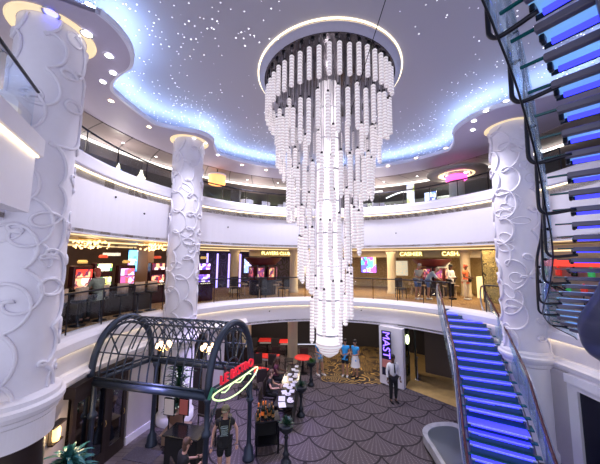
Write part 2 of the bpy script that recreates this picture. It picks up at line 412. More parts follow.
# ------------------------------------------------------------------ structure: gallery fronts
def front(a0, a1, zb, zl, zt, name, lab):
    m = MB(); m.ring([(RA, zb), (RA, zl + .05), (RA + .16, zl + .05), (RA + .16, zb)], a0, a1); struct(m.build('wall_' + name, white), lab + ', white front panel')
    m = MB(); m.ring([(RA - .17, zl), (RA - .20, zl + .03), (RA - .20, zt - .14), (RA - .13, zt - .05), (RA - .02, zt), (RA + .30, zt), (RA + .30, zl)], a0, a1)
    struct(m.build('trim_6', white, smooth=False), lab + ', white rounded coping')
    m = MB(); m.ring([(RA - .065, zl - .02), (RA - .065, zl - .001), (RA - .012, zl - .001), (RA - .012, zl - .02)], a0, a1)
    struct(m.build('trim_7', warm_led), lab + ', warm light strip under the coping')
front(A0, A1, 6.12, 7.72, 8.15, 'upper_gallery', 'upper gallery edge')
front(A0, A1, 2.5, 3.30, 3.65, 'middle_gallery', 'middle gallery edge')
m = MB()
prof = [(RA + .02, 2.48), (RA - .10, 2.50), (RA - .12, 2.56), (RA - .20, 2.60), (RA - .22, 2.68), (RA - .16, 2.72), (RA - .10, 2.80), (RA + .02, 2.82)]
m.ring(prof, A0, 32); m.ring(prof, 122, A1); struct(m.build('trim_8', white), 'white stepped cornice below the middle gallery')
# fixing points (small dark sensors) on the gallery fronts
for px_a, z in ((174, 7.3), (131, 6.95), (84, 6.75), (57, 6.8), (164, 7.0), (187, 3.05), (112, 3.05), (72, 3.1)):
    p = pol(px_a, RA - .012, z); m = MB(); m.lathe([(.0, .0), (.028, 0), (.028, .02), (.012, .035)], 10)
    o = m.build('sensor_button', dark); o.rotation_euler = (0, R(-90), R(px_a)); o.location = p
    tag(o, 'tiny black sensor button on the white %s gallery front, %s' % ('upper' if z > 5 else 'middle', {174: 'nearest the large left column', 131: 'right of the second column', 84: 'behind the chandelier, lowest', 57: 'left of the right-hand column', 164: 'beside the second column', 187: 'above the dark left doors', 112: 'above the red tables', 72: 'above the striped sign panel'}[px_a]), 'sensor', 'sensor buttons on the gallery fronts')
# ------------------------------------------------------------------ columns with relief scrolls
def scroll_column():
    r0 = .52; m = MB(); zs = [2.85 + i * .5 for i in range(0, 15)]
    m.lathe([(r0, 2.6), (r0, 10.02)], 40, cap=False)
    rnd = random.Random(5); n = 6
    for k in range(n):
        ph = 2 * pi * k / n; z = 2.7 + rnd.random() * .3; s_ = rnd.random() * 6; pts = []; x0 = ph * r0
        while z < 10.1:
            rho = rnd.uniform(.15, .27); dz = rnd.uniform(.5, .8); sgn = 1 if rnd.random() < .5 else -1; drift = rnd.uniform(-.16, .16); N = 22
            for i in range(N):
                t = i / N
                uu = x0 + drift * math.sin(pi * t) + sgn * rho * math.sin(2 * pi * t) * 1.0 + .10 * math.sin(z * 1.7 + k)
                vv = z + dz * t + rho * 1.15 * (1 - math.cos(2 * pi * t)) * (.9 if sgn > 0 else -.9) * (1 if t < 1 else 0)
                a = uu / r0; pts.append(((r0 + .020) * math.cos(a), (r0 + .020) * math.sin(a), vv))
            z += dz
        m.tube([p for p in pts if 2.75 < p[2] < 9.98], .031, 6)
    for _ in range(24):                      # closed ovals between the scrolls
        a0_ = rnd.random() * 2 * pi; z0 = rnd.uniform(3, 9.8); ra, rb, tl = rnd.uniform(.09, .17), rnd.uniform(.14, .26), rnd.random() * 3
        pts = []
        for i in range(20):
            t = 2 * pi * i / 20; x_, z_ = ra * math.cos(t), rb * math.sin(t)
            xx, zz = x_ * math.cos(tl) - z_ * math.sin(tl), x_ * math.sin(tl) + z_ * math.cos(tl)
            a = a0_ + xx / r0; pts.append(((r0 + .006) * math.cos(a), (r0 + .006) * math.sin(a), z0 + zz))
        m.tube(pts, .023, 6, closed=True)
    return m.mesh('column', plaster, True)
col_me = scroll_column()
base = MB(); base.lathe([(.60, 0), (.60, .22), (.56, .26), (.535, .3), (.53, 2.45)], 36, cap=False); base_me = base.mesh('column_shaft', plaster, True)
md = MB(); md.lathe([(.535, 2.44), (.57, 2.48), (.58, 2.56), (.62, 2.60), (.66, 2.68), (.66, 2.74), (.60, 2.77), (.59, 2.84), (.55, 2.88), (.515, 2.90)], 40, cap=False)
for k, (cx, cy) in enumerate(COLS):
    lab = ['large white column with raised scrolls at the left edge', 'slim-looking white scroll column behind the iron canopy', 'white scroll column beside the glass staircase'][k]
    for me in ([col_me, base_me] if k else [col_me]):
        o = struct(put('column', me, None, (cx, cy, 0), rz=k * 1.3), lab); o.scale = (1.07, 1.07, 1) if k == 2 else (1, 1, 1)
    mm = MB(); z_ = 0
    if k == 0: mm.lathe([(.50, 2.38), (.60, 2.42), (.60, 2.78), (.63, 2.81), (.64, 2.88), (.69, 2.92), (.72, 2.99), (.72, 3.06), (.66, 3.09), (.65, 3.16), (.57, 3.20), (.515, 3.22)], 64, cap=False)
    else: mm.v, mm.f = list(md.v), list(md.f)
    o = struct(mm.build('trim_9', white, None, False, (cx, cy, 0)), 'stepped white moulding ring, ' + lab); o.scale = (1.07, 1.07, 1) if k == 2 else (1, 1, 1)
    g = MB(); g.lathe([(.53, 9.985), (.65, 9.985)], 36, cap=False); g.lathe([(.65, 9.985), (.67, 9.97), (.69, 9.985)], 36, cap=False)
    struct(g.build('trim_10', mat('collar_glow', (.9, .75, .45), emit=.45, ecol=(1, .82, .5)), None, False, (cx, cy, 0)), 'recessed warm glowing collar, ' + lab)

# ------------------------------------------------------------------ lower deck walls
wallA = mat('lower_wall_paint', (.50, .46, .50), .6, noise=.04)
def arc_wall(a0, a1, z0, z1, m_, name, r_=RA - .05, th=.14, lab=''):
    q = MB(); q.ring([(r_, z0), (r_, z1), (r_ + th, z1), (r_ + th, z0)], a0, a1, max(2, int(abs(a1 - a0) / 2))); return struct(q.build(name, m_), lab)
arc_wall(183, 196, 0, 2.5, wallA, 'wall_left', lab='pale wall left of the dark doors')
arc_wall(157.5, 166.5, 0, 2.5, wallA, 'wall_pilaster', 6.3, .3, 'white pilaster right of the dark doors')
arc_wall(157.2, 166.8, 0, .22, white, 'baseboard_left', 6.25, .05, 'white skirting of the left pilaster')
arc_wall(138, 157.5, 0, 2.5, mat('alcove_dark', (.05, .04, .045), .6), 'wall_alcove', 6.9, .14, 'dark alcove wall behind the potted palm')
arc_wall(131, 138, 0, 2.5, wallA, 'wall_pier', 6.4, .3, 'pale pier left of the red tables')
# panel wall with the sign
pm = MB(); p0, p1 = Vector((3.70, 12.70, 0)), Vector((4.52, 12.02, 0)); dd = (p1 - p0).normalized(); nn = Vector((dd.y, -dd.x, 0))
angp = math.atan2(dd.y, dd.x); mid = (p0 + p1) / 2 - nn * .15
pm.box((mid.x, mid.y, 1.25), ((p1 - p0).length, .3, 2.5), angp); struct(pm.build('wall_sign_pier', white), 'white pier between the gold carpet and the dark doorway')
pm = MB(); pm.box((mid.x + nn.x * .16, mid.y + nn.y * .16, 1.25), (.95, .03, 2.5), angp); struct(pm.build('trim_11', white), 'raised white frame of the pier')
# dark room behind the doorway and restaurant back walls
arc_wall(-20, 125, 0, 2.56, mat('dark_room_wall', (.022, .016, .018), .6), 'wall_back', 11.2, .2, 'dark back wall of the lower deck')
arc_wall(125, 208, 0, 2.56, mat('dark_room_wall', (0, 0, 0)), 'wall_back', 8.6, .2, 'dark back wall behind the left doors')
arc_wall(-28, -20, 0, 2.5, wallA, 'wall_right', 6.3, .3, 'white wall at the lower right')
for a_ in (-13.0,): arc_wall(a_ - 7, a_ + 18.5, 2.28, 2.5, white, 'wall_lintel', 6.25, .3, 'white lintel over the dark window at the right')
arc_wall(5.3, 17, 0, 2.5, wallA, 'wall_stair', 6.3, .3, 'pale wall behind the lower stair')
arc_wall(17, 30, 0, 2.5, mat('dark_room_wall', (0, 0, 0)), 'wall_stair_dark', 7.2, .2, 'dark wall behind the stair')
# ------------------------------------------------------------------ middle deck back walls
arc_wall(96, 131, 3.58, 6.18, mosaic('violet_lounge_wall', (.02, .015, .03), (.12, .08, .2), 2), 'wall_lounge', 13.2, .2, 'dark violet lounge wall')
arc_wall(50, 96, 3.58, 6.18, mosaic('cream_mosaic_wall', (.45, .33, .17), (.72, .58, .34), 2.2), 'wall_shops', 14.2, .2, 'cream shop wall of the middle deck')
arc_wall(131, 208, 3.58, 6.18, mat('casino_wall', (.16, .10, .08), .6, noise=.3, scale=1.5), 'wall_casino', 12.2, .2, 'brown casino wall')
arc_wall(-28, 50, 3.58, 6.18, mosaic('gold_mosaic_wall', (.55, .38, .16), (.8, .62, .3), 2.5), 'wall_shops_right', 13.2, .2, 'golden shop wall at the right')
# upper deck back walls
arc_wall(92, 208, 7.8, 9.5, mosaic('olive_buffet_wall', (.12, .105, .06), (.38, .34, .2), 1.3), 'wall_buffet', 15, .2, 'olive wall of the upper deck buffet')
arc_wall(-28, 92, 7.8, 9.5, mat('grey_green_panel', (.17, .18, .16), .4, noise=.25, scale=1.2), 'wall_lounge_upper', 13.5, .2, 'grey-green panelled wall of the upper deck')

# ------------------------------------------------------------------ middle deck pillars, railings
pil_me = MB(); pil_me.lathe([(.30, 0), (.30, .12), (.25, .16), (.25, 2.3), (.29, 2.36), (.36, 2.5), (.36, 2.55)], 24, cap=False)
pil_me = pil_me.mesh('pillar', mat('beige_pillar', (.66, .56, .42), .4), True)
for (x, y), lb in (((-3.8, 15.6), 'left of the red-topped game kiosk'), ((-.35, 16.2), 'just left of the chandelier'), ((5.5, 16.0), 'right of the chandelier'), ((9.3, 15.0), 'right of the woman in orange')):
    struct(put('pillar', pil_me, None, (x, y, 3.58)), 'beige round pillar ' + lb)
pp = MB(); pp.lathe([(.27, 0), (.27, 2.5), (.34, 2.58)], 24, cap=False); pp = pp.mesh('pillar', mat('beige_pillar', (0, 0, 0)), True)
struct(put('pillar', pp, None, (-.35, 15.0, 0)), 'beige round pillar among the red tables'); struct(put('pillar', pp, None, (-3.1, 16.2, 0)), 'far beige round pillar behind the red tables')
def railing(name, lab, a0, a1, z, h, r_, npan, grp):
    t = thing(name, lab, 'railing', (CX, CY, z), 0, grp)
    m = MB(); m.tube([(r_ * math.cos(R(a0 + (a1 - a0) * i / 40)), r_ * math.sin(R(a0 + (a1 - a0) * i / 40)), h) for i in range(41)], .028, 8); m.build('handrail', rail_m, t, True)
    for i in range(npan + 1):
        a = a0 + (a1 - a0) * i / npan; q = MB(); q.tube([(r_ * math.cos(R(a)), r_ * math.sin(R(a)), 0), (r_ * math.cos(R(a)), r_ * math.sin(R(a)), h)], .017, 6); q.build('post', rail_m, t)
        if i < npan:
            q = MB(); b0, b1 = a + .5, a + (a1 - a0) / npan - .5
            q.ring([(r_ - .006, .03), (r_ - .006, h - .1), (r_ + .006, h - .1), (r_ + .006, .03)], b0, b1, 4, (0, 0)); q.build('glass_panel', glass, t)
    return t
railing('railing', 'curved glass railing of the middle deck with dark handrail, from left column to the stair', 38, 203, 3.65, .98, 6.62, 17, 'middle deck railings')
railing('railing', 'short glass railing of the middle deck right of the stair opening, behind the right column', 2, 27, 3.65, .98, 6.62, 3, None)
railing('railing', 'curved glass railing with black handrail on the upper gallery', 4, 203, 8.15, .68, 6.60, 20, None)

# ------------------------------------------------------------------ near gallery ends at the left edge
def near_balcony(name, lab, p0, p1, zb, zl, zt, glassy):
    t = thing(name, lab, 'balcony', (p1[0], p1[1], zb)); P0 = Vector((*p0, 0)); P1 = Vector((*p1, 0)); d = (P1 - P0); L = d.length; d.normalize(); n_ = Vector((-d.y, d.x, 0)); rz = math.atan2(d.y, d.x)
    def bx(nm, off, len_, th, z0, z1, m_, ch=0):
        c = (P0 + P1) / 2 - P1 + n_ * off + d * ((len_ - L) / 2)
        q = MB(); q.box((c.x, c.y, (z0 + z1) / 2 - zb), (len_, th, z1 - z0), rz, ch=ch); return q.build(nm, m_, t)
    # curved inner side is on the atrium side (n_ points left of travel)
    bx('front_panel', .1, L - .12, .2, zb, zl, white)
    bx('coping', .1, L, .34, zl, zt, white, .03)
    bx('light_strip', -.035, L - .14, .03, zl - .025, zl - .002, warm_led)
    if glassy:
        bx('glass_panel', .1, L - .1, .012, zt, zt + .75, glass); 
        q = MB(); a = P0 - P1 + n_ * .1; q.tube([(a.x, a.y, zt + .8 - zb), (n_.x * .1, n_.y * .1, zt + .8 - zb)], .025, 8); q.build('handrail', rail_m, t, True)
    return t
near_balcony('gallery_end', 'end of the near white gallery front with glowing coping at the upper left', (-3.15, 2.0), (-4.32, 4.22), 6.2, 7.12, 7.46, True)
near_balcony('gallery_end', 'small bluish white coping end at the left edge below the large column scrolls', (-3.35, 2.0), (-4.15, 3.55), 3.35, 3.62, 3.88, False)

# ------------------------------------------------------------------ downlights
def downlight(x, y, z, r_, lens, lab, grp):
    t = thing('downlight', lab, 'downlight', (x, y, z), 0, grp)
    q = MB(); q.lathe([(r_, 0), (r_ * 1.35, -.012), (r_ * 1.4, 0)], 20, cap=False); q.build('rim', steel, t, True)
    q = MB(); q.lathe([(.001, -.003), (r_, -.003)], 16, cap=False); q.build('lens', lens, t)
def onp(px, py, z):
    """world point seen at a photo position on a horizontal plane z"""
    d = fw * 265 + rt * (px - 300) + up * (232 - py); k = (z - EYE) / d.z; return d.x * k, d.y * k
near5 = [((51, 13), .10, spot_blue, 'blue downlight in the ceiling lobe above the large left column'), ((87, 34), .085, spot_led, 'white downlight in the lobe, second from the blue one'),
         ((109, 56), .075, spot_led, 'white downlight in the lobe, third from the blue one'), ((113, 73), .07, spot_led, 'white downlight in the lobe, fourth from the blue one'), ((103, 82), .065, spot_led, 'white downlight nearest the cusp of the left lobe')]
for (px, py), r_, l_, lb in near5: x, y = onp(px, py, 9.985); downlight(x, y, 9.985, r_, l_, lb, 'downlights of the left ceiling lobe')
for (px, py), lb in (((111, 101), 'warm downlight in the soffit, nearest the left lobe'), ((149, 127), 'warm downlight in the soffit, nearest the second column')):
    x, y = onp(px, py, 9.985); downlight(x, y, 9.985, .065, spot_warm, lb, 'warm soffit downlights on the left')
for (px, py), lb in (((177, 139), 'left downlight above the second column'), ((194, 138), 'middle downlight above the second column'), ((206, 143), 'right downlight above the second column'), ((218, 155), 'downlight at the cusp right of the second column')):
    x, y = onp(px, py, 9.985); downlight(x, y, 9.985, .06, spot_led, lb, 'downlights above the second column')
for (px, py), lb in (((242, 165), 'far downlight left of the chandelier, closer to the columns'), ((266, 170), 'far downlight left of the chandelier, closer to the chandelier'), ((388, 166), 'far downlight just right of the chandelier'), ((416, 158), 'far downlight midway between chandelier and right column'), ((446, 148), 'far reddish downlight nearest the right lobe')):
    x, y = onp(px, py, 9.985); downlight(x, y, 9.985, .075, spot_warm, lb, 'far soffit downlights')
for (px, py), lb in (((473, 130), 'lowest downlight of the right ceiling lobe'), ((474, 121), 'second lowest downlight of the right ceiling lobe'), ((486, 111), 'third downlight of the right ceiling lobe'), ((506, 101), 'uppermost downlight of the right ceiling lobe')):
    x, y = onp(px, py, 9.985); downlight(x, y, 9.985, .065, spot_led, lb, 'downlights of the right ceiling lobe')
for a, r_ in ((183, 8.5), (172, 8.4), (160, 8.4), (150, 8.5), (118, 8.5), (106, 8.4), (76, 8.4), (64, 8.5), (52, 8.4)):
    p = pol(a, r_); downlight(p.x, p.y, 9.96, .045, spot_led, 'tiny downlight in the bronze ceiling panels of the upper deck', 'tiny downlights in the bronze panels')

# ------------------------------------------------------------------ chandelier
CH = Vector((.76, 7.0, 0))
def bead_material():
    s = NT('crystal_bead'); v, x, y, z = s.pos()
    st = s.m_('GREATER_THAN', s.m_('SINE', s.m_('MULTIPLY', z, 2 * pi / .075)), .25)
    nz = s.n('ShaderNodeTexNoise'); nz.inputs['Scale'].default_value = 14; s.l(v, nz.inputs['Vector'])
    c = s.mix(st, (.80, .74, .76), (.50, .43, .46)); c = s.mix(s.m_('MULTIPLY', nz.outputs[0], .35), c, (.9, .86, .88))
    s.l(c, s.b.inputs['Base Color']); s.l(c, s.b.inputs['Emission Color']); s.b.inputs['Emission Strength'].default_value = .40
    s.b.inputs['Roughness'].default_value = .2; s.m.cycles.emission_sampling = 'NONE'
    return s.m
bead_m = bead_material()
def bead_mesh(L, r_=.056):
    q = MB(); pr = []; n = int(round(L / .075))
    for i in range(n + 1):
        z = -.075 * i; pr += [(r_ * .72, z), (r_, z - .012), (r_, z - .055), (r_ * .72, z - .068)]
    q.lathe([(.01, .03), (.03, .02)] + pr + [(r_ * .5, -L - .08), (.005, -L - .1)], 9, cap=False)
    return q
ch = thing('chandelier', 'giant tiered spiral chandelier of white beaded glass strands hanging through the atrium', 'chandelier', (CH.x, CH.y, 4.0))
off = 4.0
q = MB(); q.lathe([(.01, 10.50 - off), (1.76, 10.50 - off), (1.80, 10.46 - off), (1.76, 10.42 - off), (1.72, 10.41 - off), (.01, 10.41 - off)], 64, cap=False); q.build('mounting_plate', mat('dark_mirror_plate', (.10, .09, .10), .12, .8), ch, True)
q = MB(); q.lathe([(1.76, 10.53 - off), (1.90, 10.56 - off), (1.93, 10.50 - off), (1.78, 10.40 - off)], 64, cap=False); q.build('rim_ring', mat('lilac_rim', (.45, .42, .52), .5), ch, True)
q = MB(); q.lathe([(1.935, 10.54 - off), (1.965, 10.54 - off), (1.965, 10.565 - off), (1.935, 10.565 - off)], 64, cap=False); q.build('halo_light', mat('halo_led', (1, .9, .6), emit=1.7, ecol=(1, .86, .58)), ch)
# central bundle of long glass tubes
tube_m = glass_mat('frosted_tube', (.9, .9, .95), .15, .1, body=.82, bodycol=(.95, .91, .93), emit=.22)
for k in range(12):
    a = 2 * pi * k / 12; q = MB()
    q.tube([(.26 * math.cos(a), .26 * math.sin(a), 10.36 - off), (.26 * math.cos(a), .26 * math.sin(a), 3.42 - off)], .062, 8); q.build('glass_tube', tube_m, ch, True)
for z in [9.6 - i * .85 for i in range(8)]:
    q = MB(); q.lathe([(.325, z - off - .02), (.335, z - off), (.325, z - off + .02), (.31, z - off)], 24, cap=False); q.build('clamp_band', steel, ch)
q = MB(); q.lathe([(.33, 3.45 - off), (.34, 3.36 - off), (.26, 3.27 - off), (.24, 3.19 - off), (.08, 3.08 - off), (.005, 3.06 - off)], 24, cap=False); q.build('bottom_bowl', bead_m, ch, True)
strands = []; cables = MB(); caps = MB()
KEY = [(0, 1.70, 10.36), (.5, 1.70, 10.0), (1, 1.62, 9.5), (1.25, 1.45, 9.15), (1.5, 1.36, 8.85), (2, 1.14, 8.1), (2.5, 1.08, 7.5), (3, .84, 6.75), (3.5, .76, 5.85), (4, .56, 5.1), (4.4, .46, 4.5)]
def key(t):
    for (a, r0, z0), (b, r1, z1) in zip(KEY, KEY[1:]):
        if t <= b: f = (t - a) / (b - a); return r0 + (r1 - r0) * f, z0 + (z1 - z0) * f
    return KEY[-1][1:]
a_ = 0.0; rr_ = random.Random(3); i = 0
while a_ < 4.4:
    r_, z_ = key(a_); an = R(-28 - 360 * a_)
    zz = z_ - rr_.random() * .05 + (.12 if i % 2 and a_ > .9 else 0)
    L = .66 if a_ < 1 else (1.0 if i % 3 else .82)
    strands.append((r_ * math.cos(an), r_ * math.sin(an), zz, L))
    if i % 2 == 0 and .3 < a_ < 4.1:                        # inner row, a little lower
        r2 = max(.42, r_ - .27 - .1 * rr_.random()); strands.append((r2 * math.cos(an + .1), r2 * math.sin(an + .1), zz - .45 - rr_.random() * .35, .66))
    a_ += .222 / (2 * pi * max(r_, .5)); i += 1
lens = {L: bead_mesh(L) for L in (.66, .82, 1.0)}
bm_mesh = {L: q.mesh('bead_strand', bead_m, True) for L, q in lens.items()}
strands.sort(key=lambda s: (s[1] + CH.y))                       # nearest first
rest = MB()
for i, (x, y, z, L) in enumerate(strands):
    if i < 100: put('bead_strand', bm_mesh[L], ch, (x, y, z - off))
    else: rest.add(lens[L].v, lens[L].f, Matrix.Translation((x, y, z - off)))
    cables.tube([(x, y, z - off), (x, y, 10.37 - off)], .007, 3, cap=False)
    cables.tube([(x * .93 + .03, y * .93, z - off - L), (x * .93 + .03, y * .93, 10.37 - off)], .004, 3, cap=False)
    caps.tube([(x, y, z - off + .02), (x, y, z - off + .07)], .03, 6)
ro = rest.build('bead_strands', bead_m, ch, True); ro['kind'] = 'stuff'
cables.build('suspension_cables', mat('cable_steel', (.5, .48, .52), .3, .8), ch)['kind'] = 'stuff'
caps.build('strand_caps', dark, ch)['kind'] = 'stuff'
# outer row of lamp holders on the plate
q = MB()
for k in range(40):
    a = 2 * pi * k / 40; q.tube([(1.68 * math.cos(a), 1.68 * math.sin(a), 10.42 - off), (1.68 * math.cos(a), 1.68 * math.sin(a), 10.36 - off)], .04, 8)
q.build('lamp_sockets', dark, ch)['kind'] = 'stuff'
# thin cable slanting down from the ceiling
q = MB(); q.tube([(1.62, 3.7, 10.56), (1.35, 5.0, 9.65), (1.16, 6.2, 8.9)], .008, 5); tag(q.build('slack_cable', black_f), 'thin black cable slanting down from the ceiling into the chandelier', 'cable')

# ------------------------------------------------------------------ glass staircases
tread_blue = mat('lit_blue_tread', (.08, .08, .9), .25, emit=.85, ecol=(.045, .045, 1.0), noise=.2, scale=14)
tread_teal = glass_mat('teal_glass', (.45, .78, .82), .18, .03, body=.2, bodycol=(.05, .25, .30))
tread_ice = glass_mat('ice_blue_glass', (.55, .8, .95), .12, .05, body=.55, bodycol=(.28, .52, .78), emit=.5)
beam_m = mat('stair_beam', (.15, .14, .19), .4, .5)
strip_m = mat('stair_led', (.05, .05, 1), emit=1.7, ecol=(.035, .035, 1))
redwood = mat('dark_red_handrail', (.07, .018, .03), .25)
def spline(pts, n):
    out = []; P = [Vector(p) for p in pts]; P = [P[0] * 2 - P[1]] + P + [P[-1] * 2 - P[-2]]
    m = len(P) - 3
    for k in range(n + 1):
        t = k / n * m; i = min(int(t), m - 1); f = t - i; a, b, c, d = P[i:i + 4]
        out.append(.5 * ((2 * b) + (c - a) * f + (2 * a - 5 * b + 4 * c - d) * f * f + (3 * b - a - 3 * c + d) * f ** 3))
    return out
# ---- lower stair: middle deck down to the lower deck
LS = thing('glass_staircase', 'lower glass staircase with blue-lit treads descending to the patterned carpet', 'staircase', (4.3, 5.6, 0))
o0 = Vector((4.3, 5.6, 0)); nst = 21
path = spline([(6.45, 10.8), (6.05, 9.7), (5.62, 8.6), (5.25, 7.65), (4.9, 6.95), (4.5, 6.15), (4.1, 5.25)], 210)
def pth(u): return path[max(0, min(210, int(round(u * 10))))]
def frame(u):
    p = pth(u); t = (pth(u + .6) - pth(u - .6)).normalized(); return p, t, Vector((-t.y, t.x))   # n points to the viewer's right
HW = .63
stepz = lambda k: 3.62 - (k + 1) * 3.62 / nst
gl_side = {1: [], -1: []}
for k in range(nst):
    u = k + .5; p, t, n_ = frame(u); n_ = Vector((-t.y, t.x)); z = stepz(k); land = k == 12
    dep = .27 if not land else .62
    if k > 12: p = p + t * .0
    c = Vector((p.x, p.y, z)) - o0; ang = math.atan2(n_.y, n_.x)
    M_ = Matrix.Translation(c) @ Matrix.Rotation(ang, 4, 'Z')       # local x across, local -y or +y along
    ty = 1 if (Matrix.Rotation(ang, 3, 'Z') @ Vector((0, 1, 0))).dot(Vector((t.x, t.y, 0))) > 0 else -1
    tr = put('tread', MB().box((0, ty * dep * .18, 0), (HW * 2, dep * .5, .035), 0, M_, .006).mesh('tread', tread_blue), LS)
    put('tread_edge', MB().box((0, ty * dep / 2, .012), (HW * 2 + .02, .018, .028), 0, M_).mesh('tread_edge', mat('polished_edge', (.75, .85, .95), .15, .3)), tr)
    put('led_strip', MB().box((0, ty * (dep / 2 - .03), -.03), (HW * 1.8, .035, .02), 0, M_).mesh('led_strip', strip_m), tr)
    put('riser_glass', MB().box((0, -ty * (dep / 2 - .012), .085), (HW * 2, .012, .13), 0, M_).mesh('riser_glass', mat('dark_riser_glass', (.03, .09, .16), .12)), tr)
    put('tread_end', MB().box((0, -ty * dep * .30, -.002), (HW * 2 + .30, dep * .42, .03), 0, M_).mesh('tread_end', mat('deep_teal_glass', (.03, .13, .19), .1)), tr)
def side_curve(s, dz, ext=0, m0=-.3, m1=nst + .2, n=60, hw=HW + .2):
    out = []
    for i in range(n + 1):
        u = m0 + (m1 - m0) * i / n; p, t, n_ = frame(u); z = 3.62 - (u + .5) * 3.62 / nst
        out.append(Vector((p.x + n_.x * s * hw, p.y + n_.y * s * hw, z + dz)) - o0)
    return out
for s in (1, -1):
    m = MB(); m.tube(side_curve(s, -.10, hw=HW + .04), .045, 8); m.build('stringer', beam_m, LS, True)
    m = MB(); m.tube(side_curve(s, .95, hw=HW + .16), .032, 8)
    hp = side_curve(s, .95, hw=HW + .16); 
    m.build('handrail', redwood, LS, True)
    m = MB(); c = side_curve(s, .80, hw=HW + .24); m.tube(c, .012, 6); m.build('glass_top_rail', steel, LS, True)
    lo, hi = side_curve(s, -.18, hw=HW + .2), side_curve(s, .86, hw=HW + .2)
    for j in range(0, 60, 6):
        m = MB(); vs = []; 
        for i in range(j, j + 6): 
            pass
        for i in range(j, j + 7):
            f_ = 0.03 if i in (j, j + 6) else 0
            vs += [lo[i], hi[i]]
        m.add(vs, [(2 * i, 2 * i + 2, 2 * i + 3, 2 * i + 1) for i in range(6)]); o = m.build('glass_panel', glass_b, LS, True)
        md_ = o.modifiers.new('thickness', 'SOLIDIFY'); md_.thickness = .012
        mb = MB(); b = lo[j] * .18 + hi[j] * .82; d = (hp[j] - b); mb.tube([lo[j] + Vector((0, 0, .12)), hi[j] - Vector((0, 0, .02)), hp[j]], .013, 6); mb.build('baluster', steel, LS)
# loop at the head of the right-hand and left-hand rails
for s in (1, -1):
    a = side_curve(s, .95, hw=HW + .16)[0]; p, t, n_ = frame(0); back = Vector((-t.x, -t.y, 0)); pts = []
    for i in range(9):
        f_ = i / 8; an = pi * f_; pts.append(a + back * (.42 * math.sin(an / 1) + .1 * f_) + Vector((0, 0, .12 * math.sin(an) - .5 * (1 - math.cos(an)) / 1)))
    m = MB(); m.tube(pts, .032, 8); m.tube([pts[-1], pts[-1] + Vector((0, 0, -.25))], .03, 8); m.build('rail_loop', steel, LS, True)
# pale stone plinth at the stair foot
pl = MB(); pts = [(3.62, 8.15), (3.66, 8.75), (3.95, 9.1), (4.4, 9.25), (4.9, 9.2), (5.1, 8.6), (5.0, 7.6), (4.4, 7.0), (3.95, 6.6), (3.5, 6.6)]
sp_ = [tuple(v) for v in spline([Vector((p[0] + .12, p[1] - .15)) for p in pts], 40)]
t = thing('stair_plinth', 'low curved glossy grey plinth on the carpet beside the foot of the glass staircase', 'plinth', (4.2, 8, 0))
k = MB(); k.prism([(x - 4.2, y - 8) for x, y in sp_], 0, .10); k.build('toe_kick', black_f, t)
k = MB(); k.prism([((x - 4.2) * 1.04, (y - 8) * 1.04) for x, y in sp_], .10, .34); k.build('slab', mat('grey_glossy_stone', (.36, .36, .40), .12, noise=.5, scale=3), t)
cor = MB(); cor.prism([((x - 4.2) * .8, (y - 8) * .8) for x, y in sp_], .34, .37); cor.build('top_plate', glass_mat('plinth_glass', (.7, .8, .9), .3, .03, body=.5, bodycol=(.3, .33, .38)), t)

# ---- upper stair: from the middle deck edge at the right up towards the viewer
US = thing('glass_staircase', 'upper glass staircase seen from below, with dark beams, ice-blue treads and a steel spine', 'staircase', (6.4, 6.3, 3.62))
o1 = Vector((6.4, 6.3, 3.62)); NU = 28; rise = 4.15 / 24
Lc = spline([(7.3, 7.05, 0), (6.65, 7.0, 0), (6.15, 6.68, 0), (5.72, 6.15, 0), (5.35, 5.62, 0), (4.9, 5.05, 0), (4.45, 4.5, 0), (4.02, 4.05, 0), (3.55, 3.6, 0), (3.12, 3.18, 0), (2.72, 2.82, 0), (2.35, 2.52, 0), (1.98, 2.26, 0), (1.60, 2.02, 0), (1.2, 1.8, 0)], 280)
def uf(k):
    i = max(1, min(279, int(k * 10))); t = (Lc[min(280, i + 8)] - Lc[max(0, i - 8)]).normalized(); return Lc[i], t, Vector((t.y, -t.x, 0)) * -1
def unrm(k):
    p, t, n_ = uf(k); n_ = Vector((-t.y, t.x, 0)); return p, t, n_
WID = .62
# width direction: towards the viewer's right
for k in range(1, NU):
    p, t, n_ = unrm(k); z = 3.65 + rise * k
    c = p + n_ * .0; ang = math.atan2(n_.y, n_.x)
    M_ = Matrix.Translation(Vector((p.x, p.y, z)) - o1) @ Matrix.Rotation(ang, 4, 'Z')
    ty = 1 if (Matrix.Rotation(ang, 3, 'Z') @ Vector((0, 1, 0))).dot(t) > 0 else -1   # ty points uphill
    full = 1.30; x0 = .12
    tr = put('tread', MB().box((x0 + (full - x0) / 2, -ty * .02, 0), (full - x0, .31, .022), 0, M_, .004).mesh('tread', tread_ice), US)
    put('support_beam', MB().box((x0 + (full - x0) / 2, ty * .115, -.015), (full - x0, .08, .07), 0, M_, .008).mesh('support_beam', beam_m), tr)
    put('led_strip', MB().box((x0 + .03 + (full - x0) / 2, -ty * .14, -.035), (full - x0 - .06, .04, .045), 0, M_).mesh('led_strip', strip_m), tr)
    put('tread_edge', MB().box((x0 + (full - x0) / 2, -ty * .175, -.035), (full - x0, .016, .05), 0, M_).mesh('tread_edge', dark), tr)
    put('bracket', MB().box((x0 + .02, -ty * .03, -.045), (.04, .10, .08), 0, M_, .01).mesh('bracket', dark), tr)
    put('glass_end', MB().box((.04, ty * .12, -.002), (.20, .03, .022), 0, M_).mesh('glass_end', mat('dark_teal_glass', (.01, .09, .10), .1)), tr)
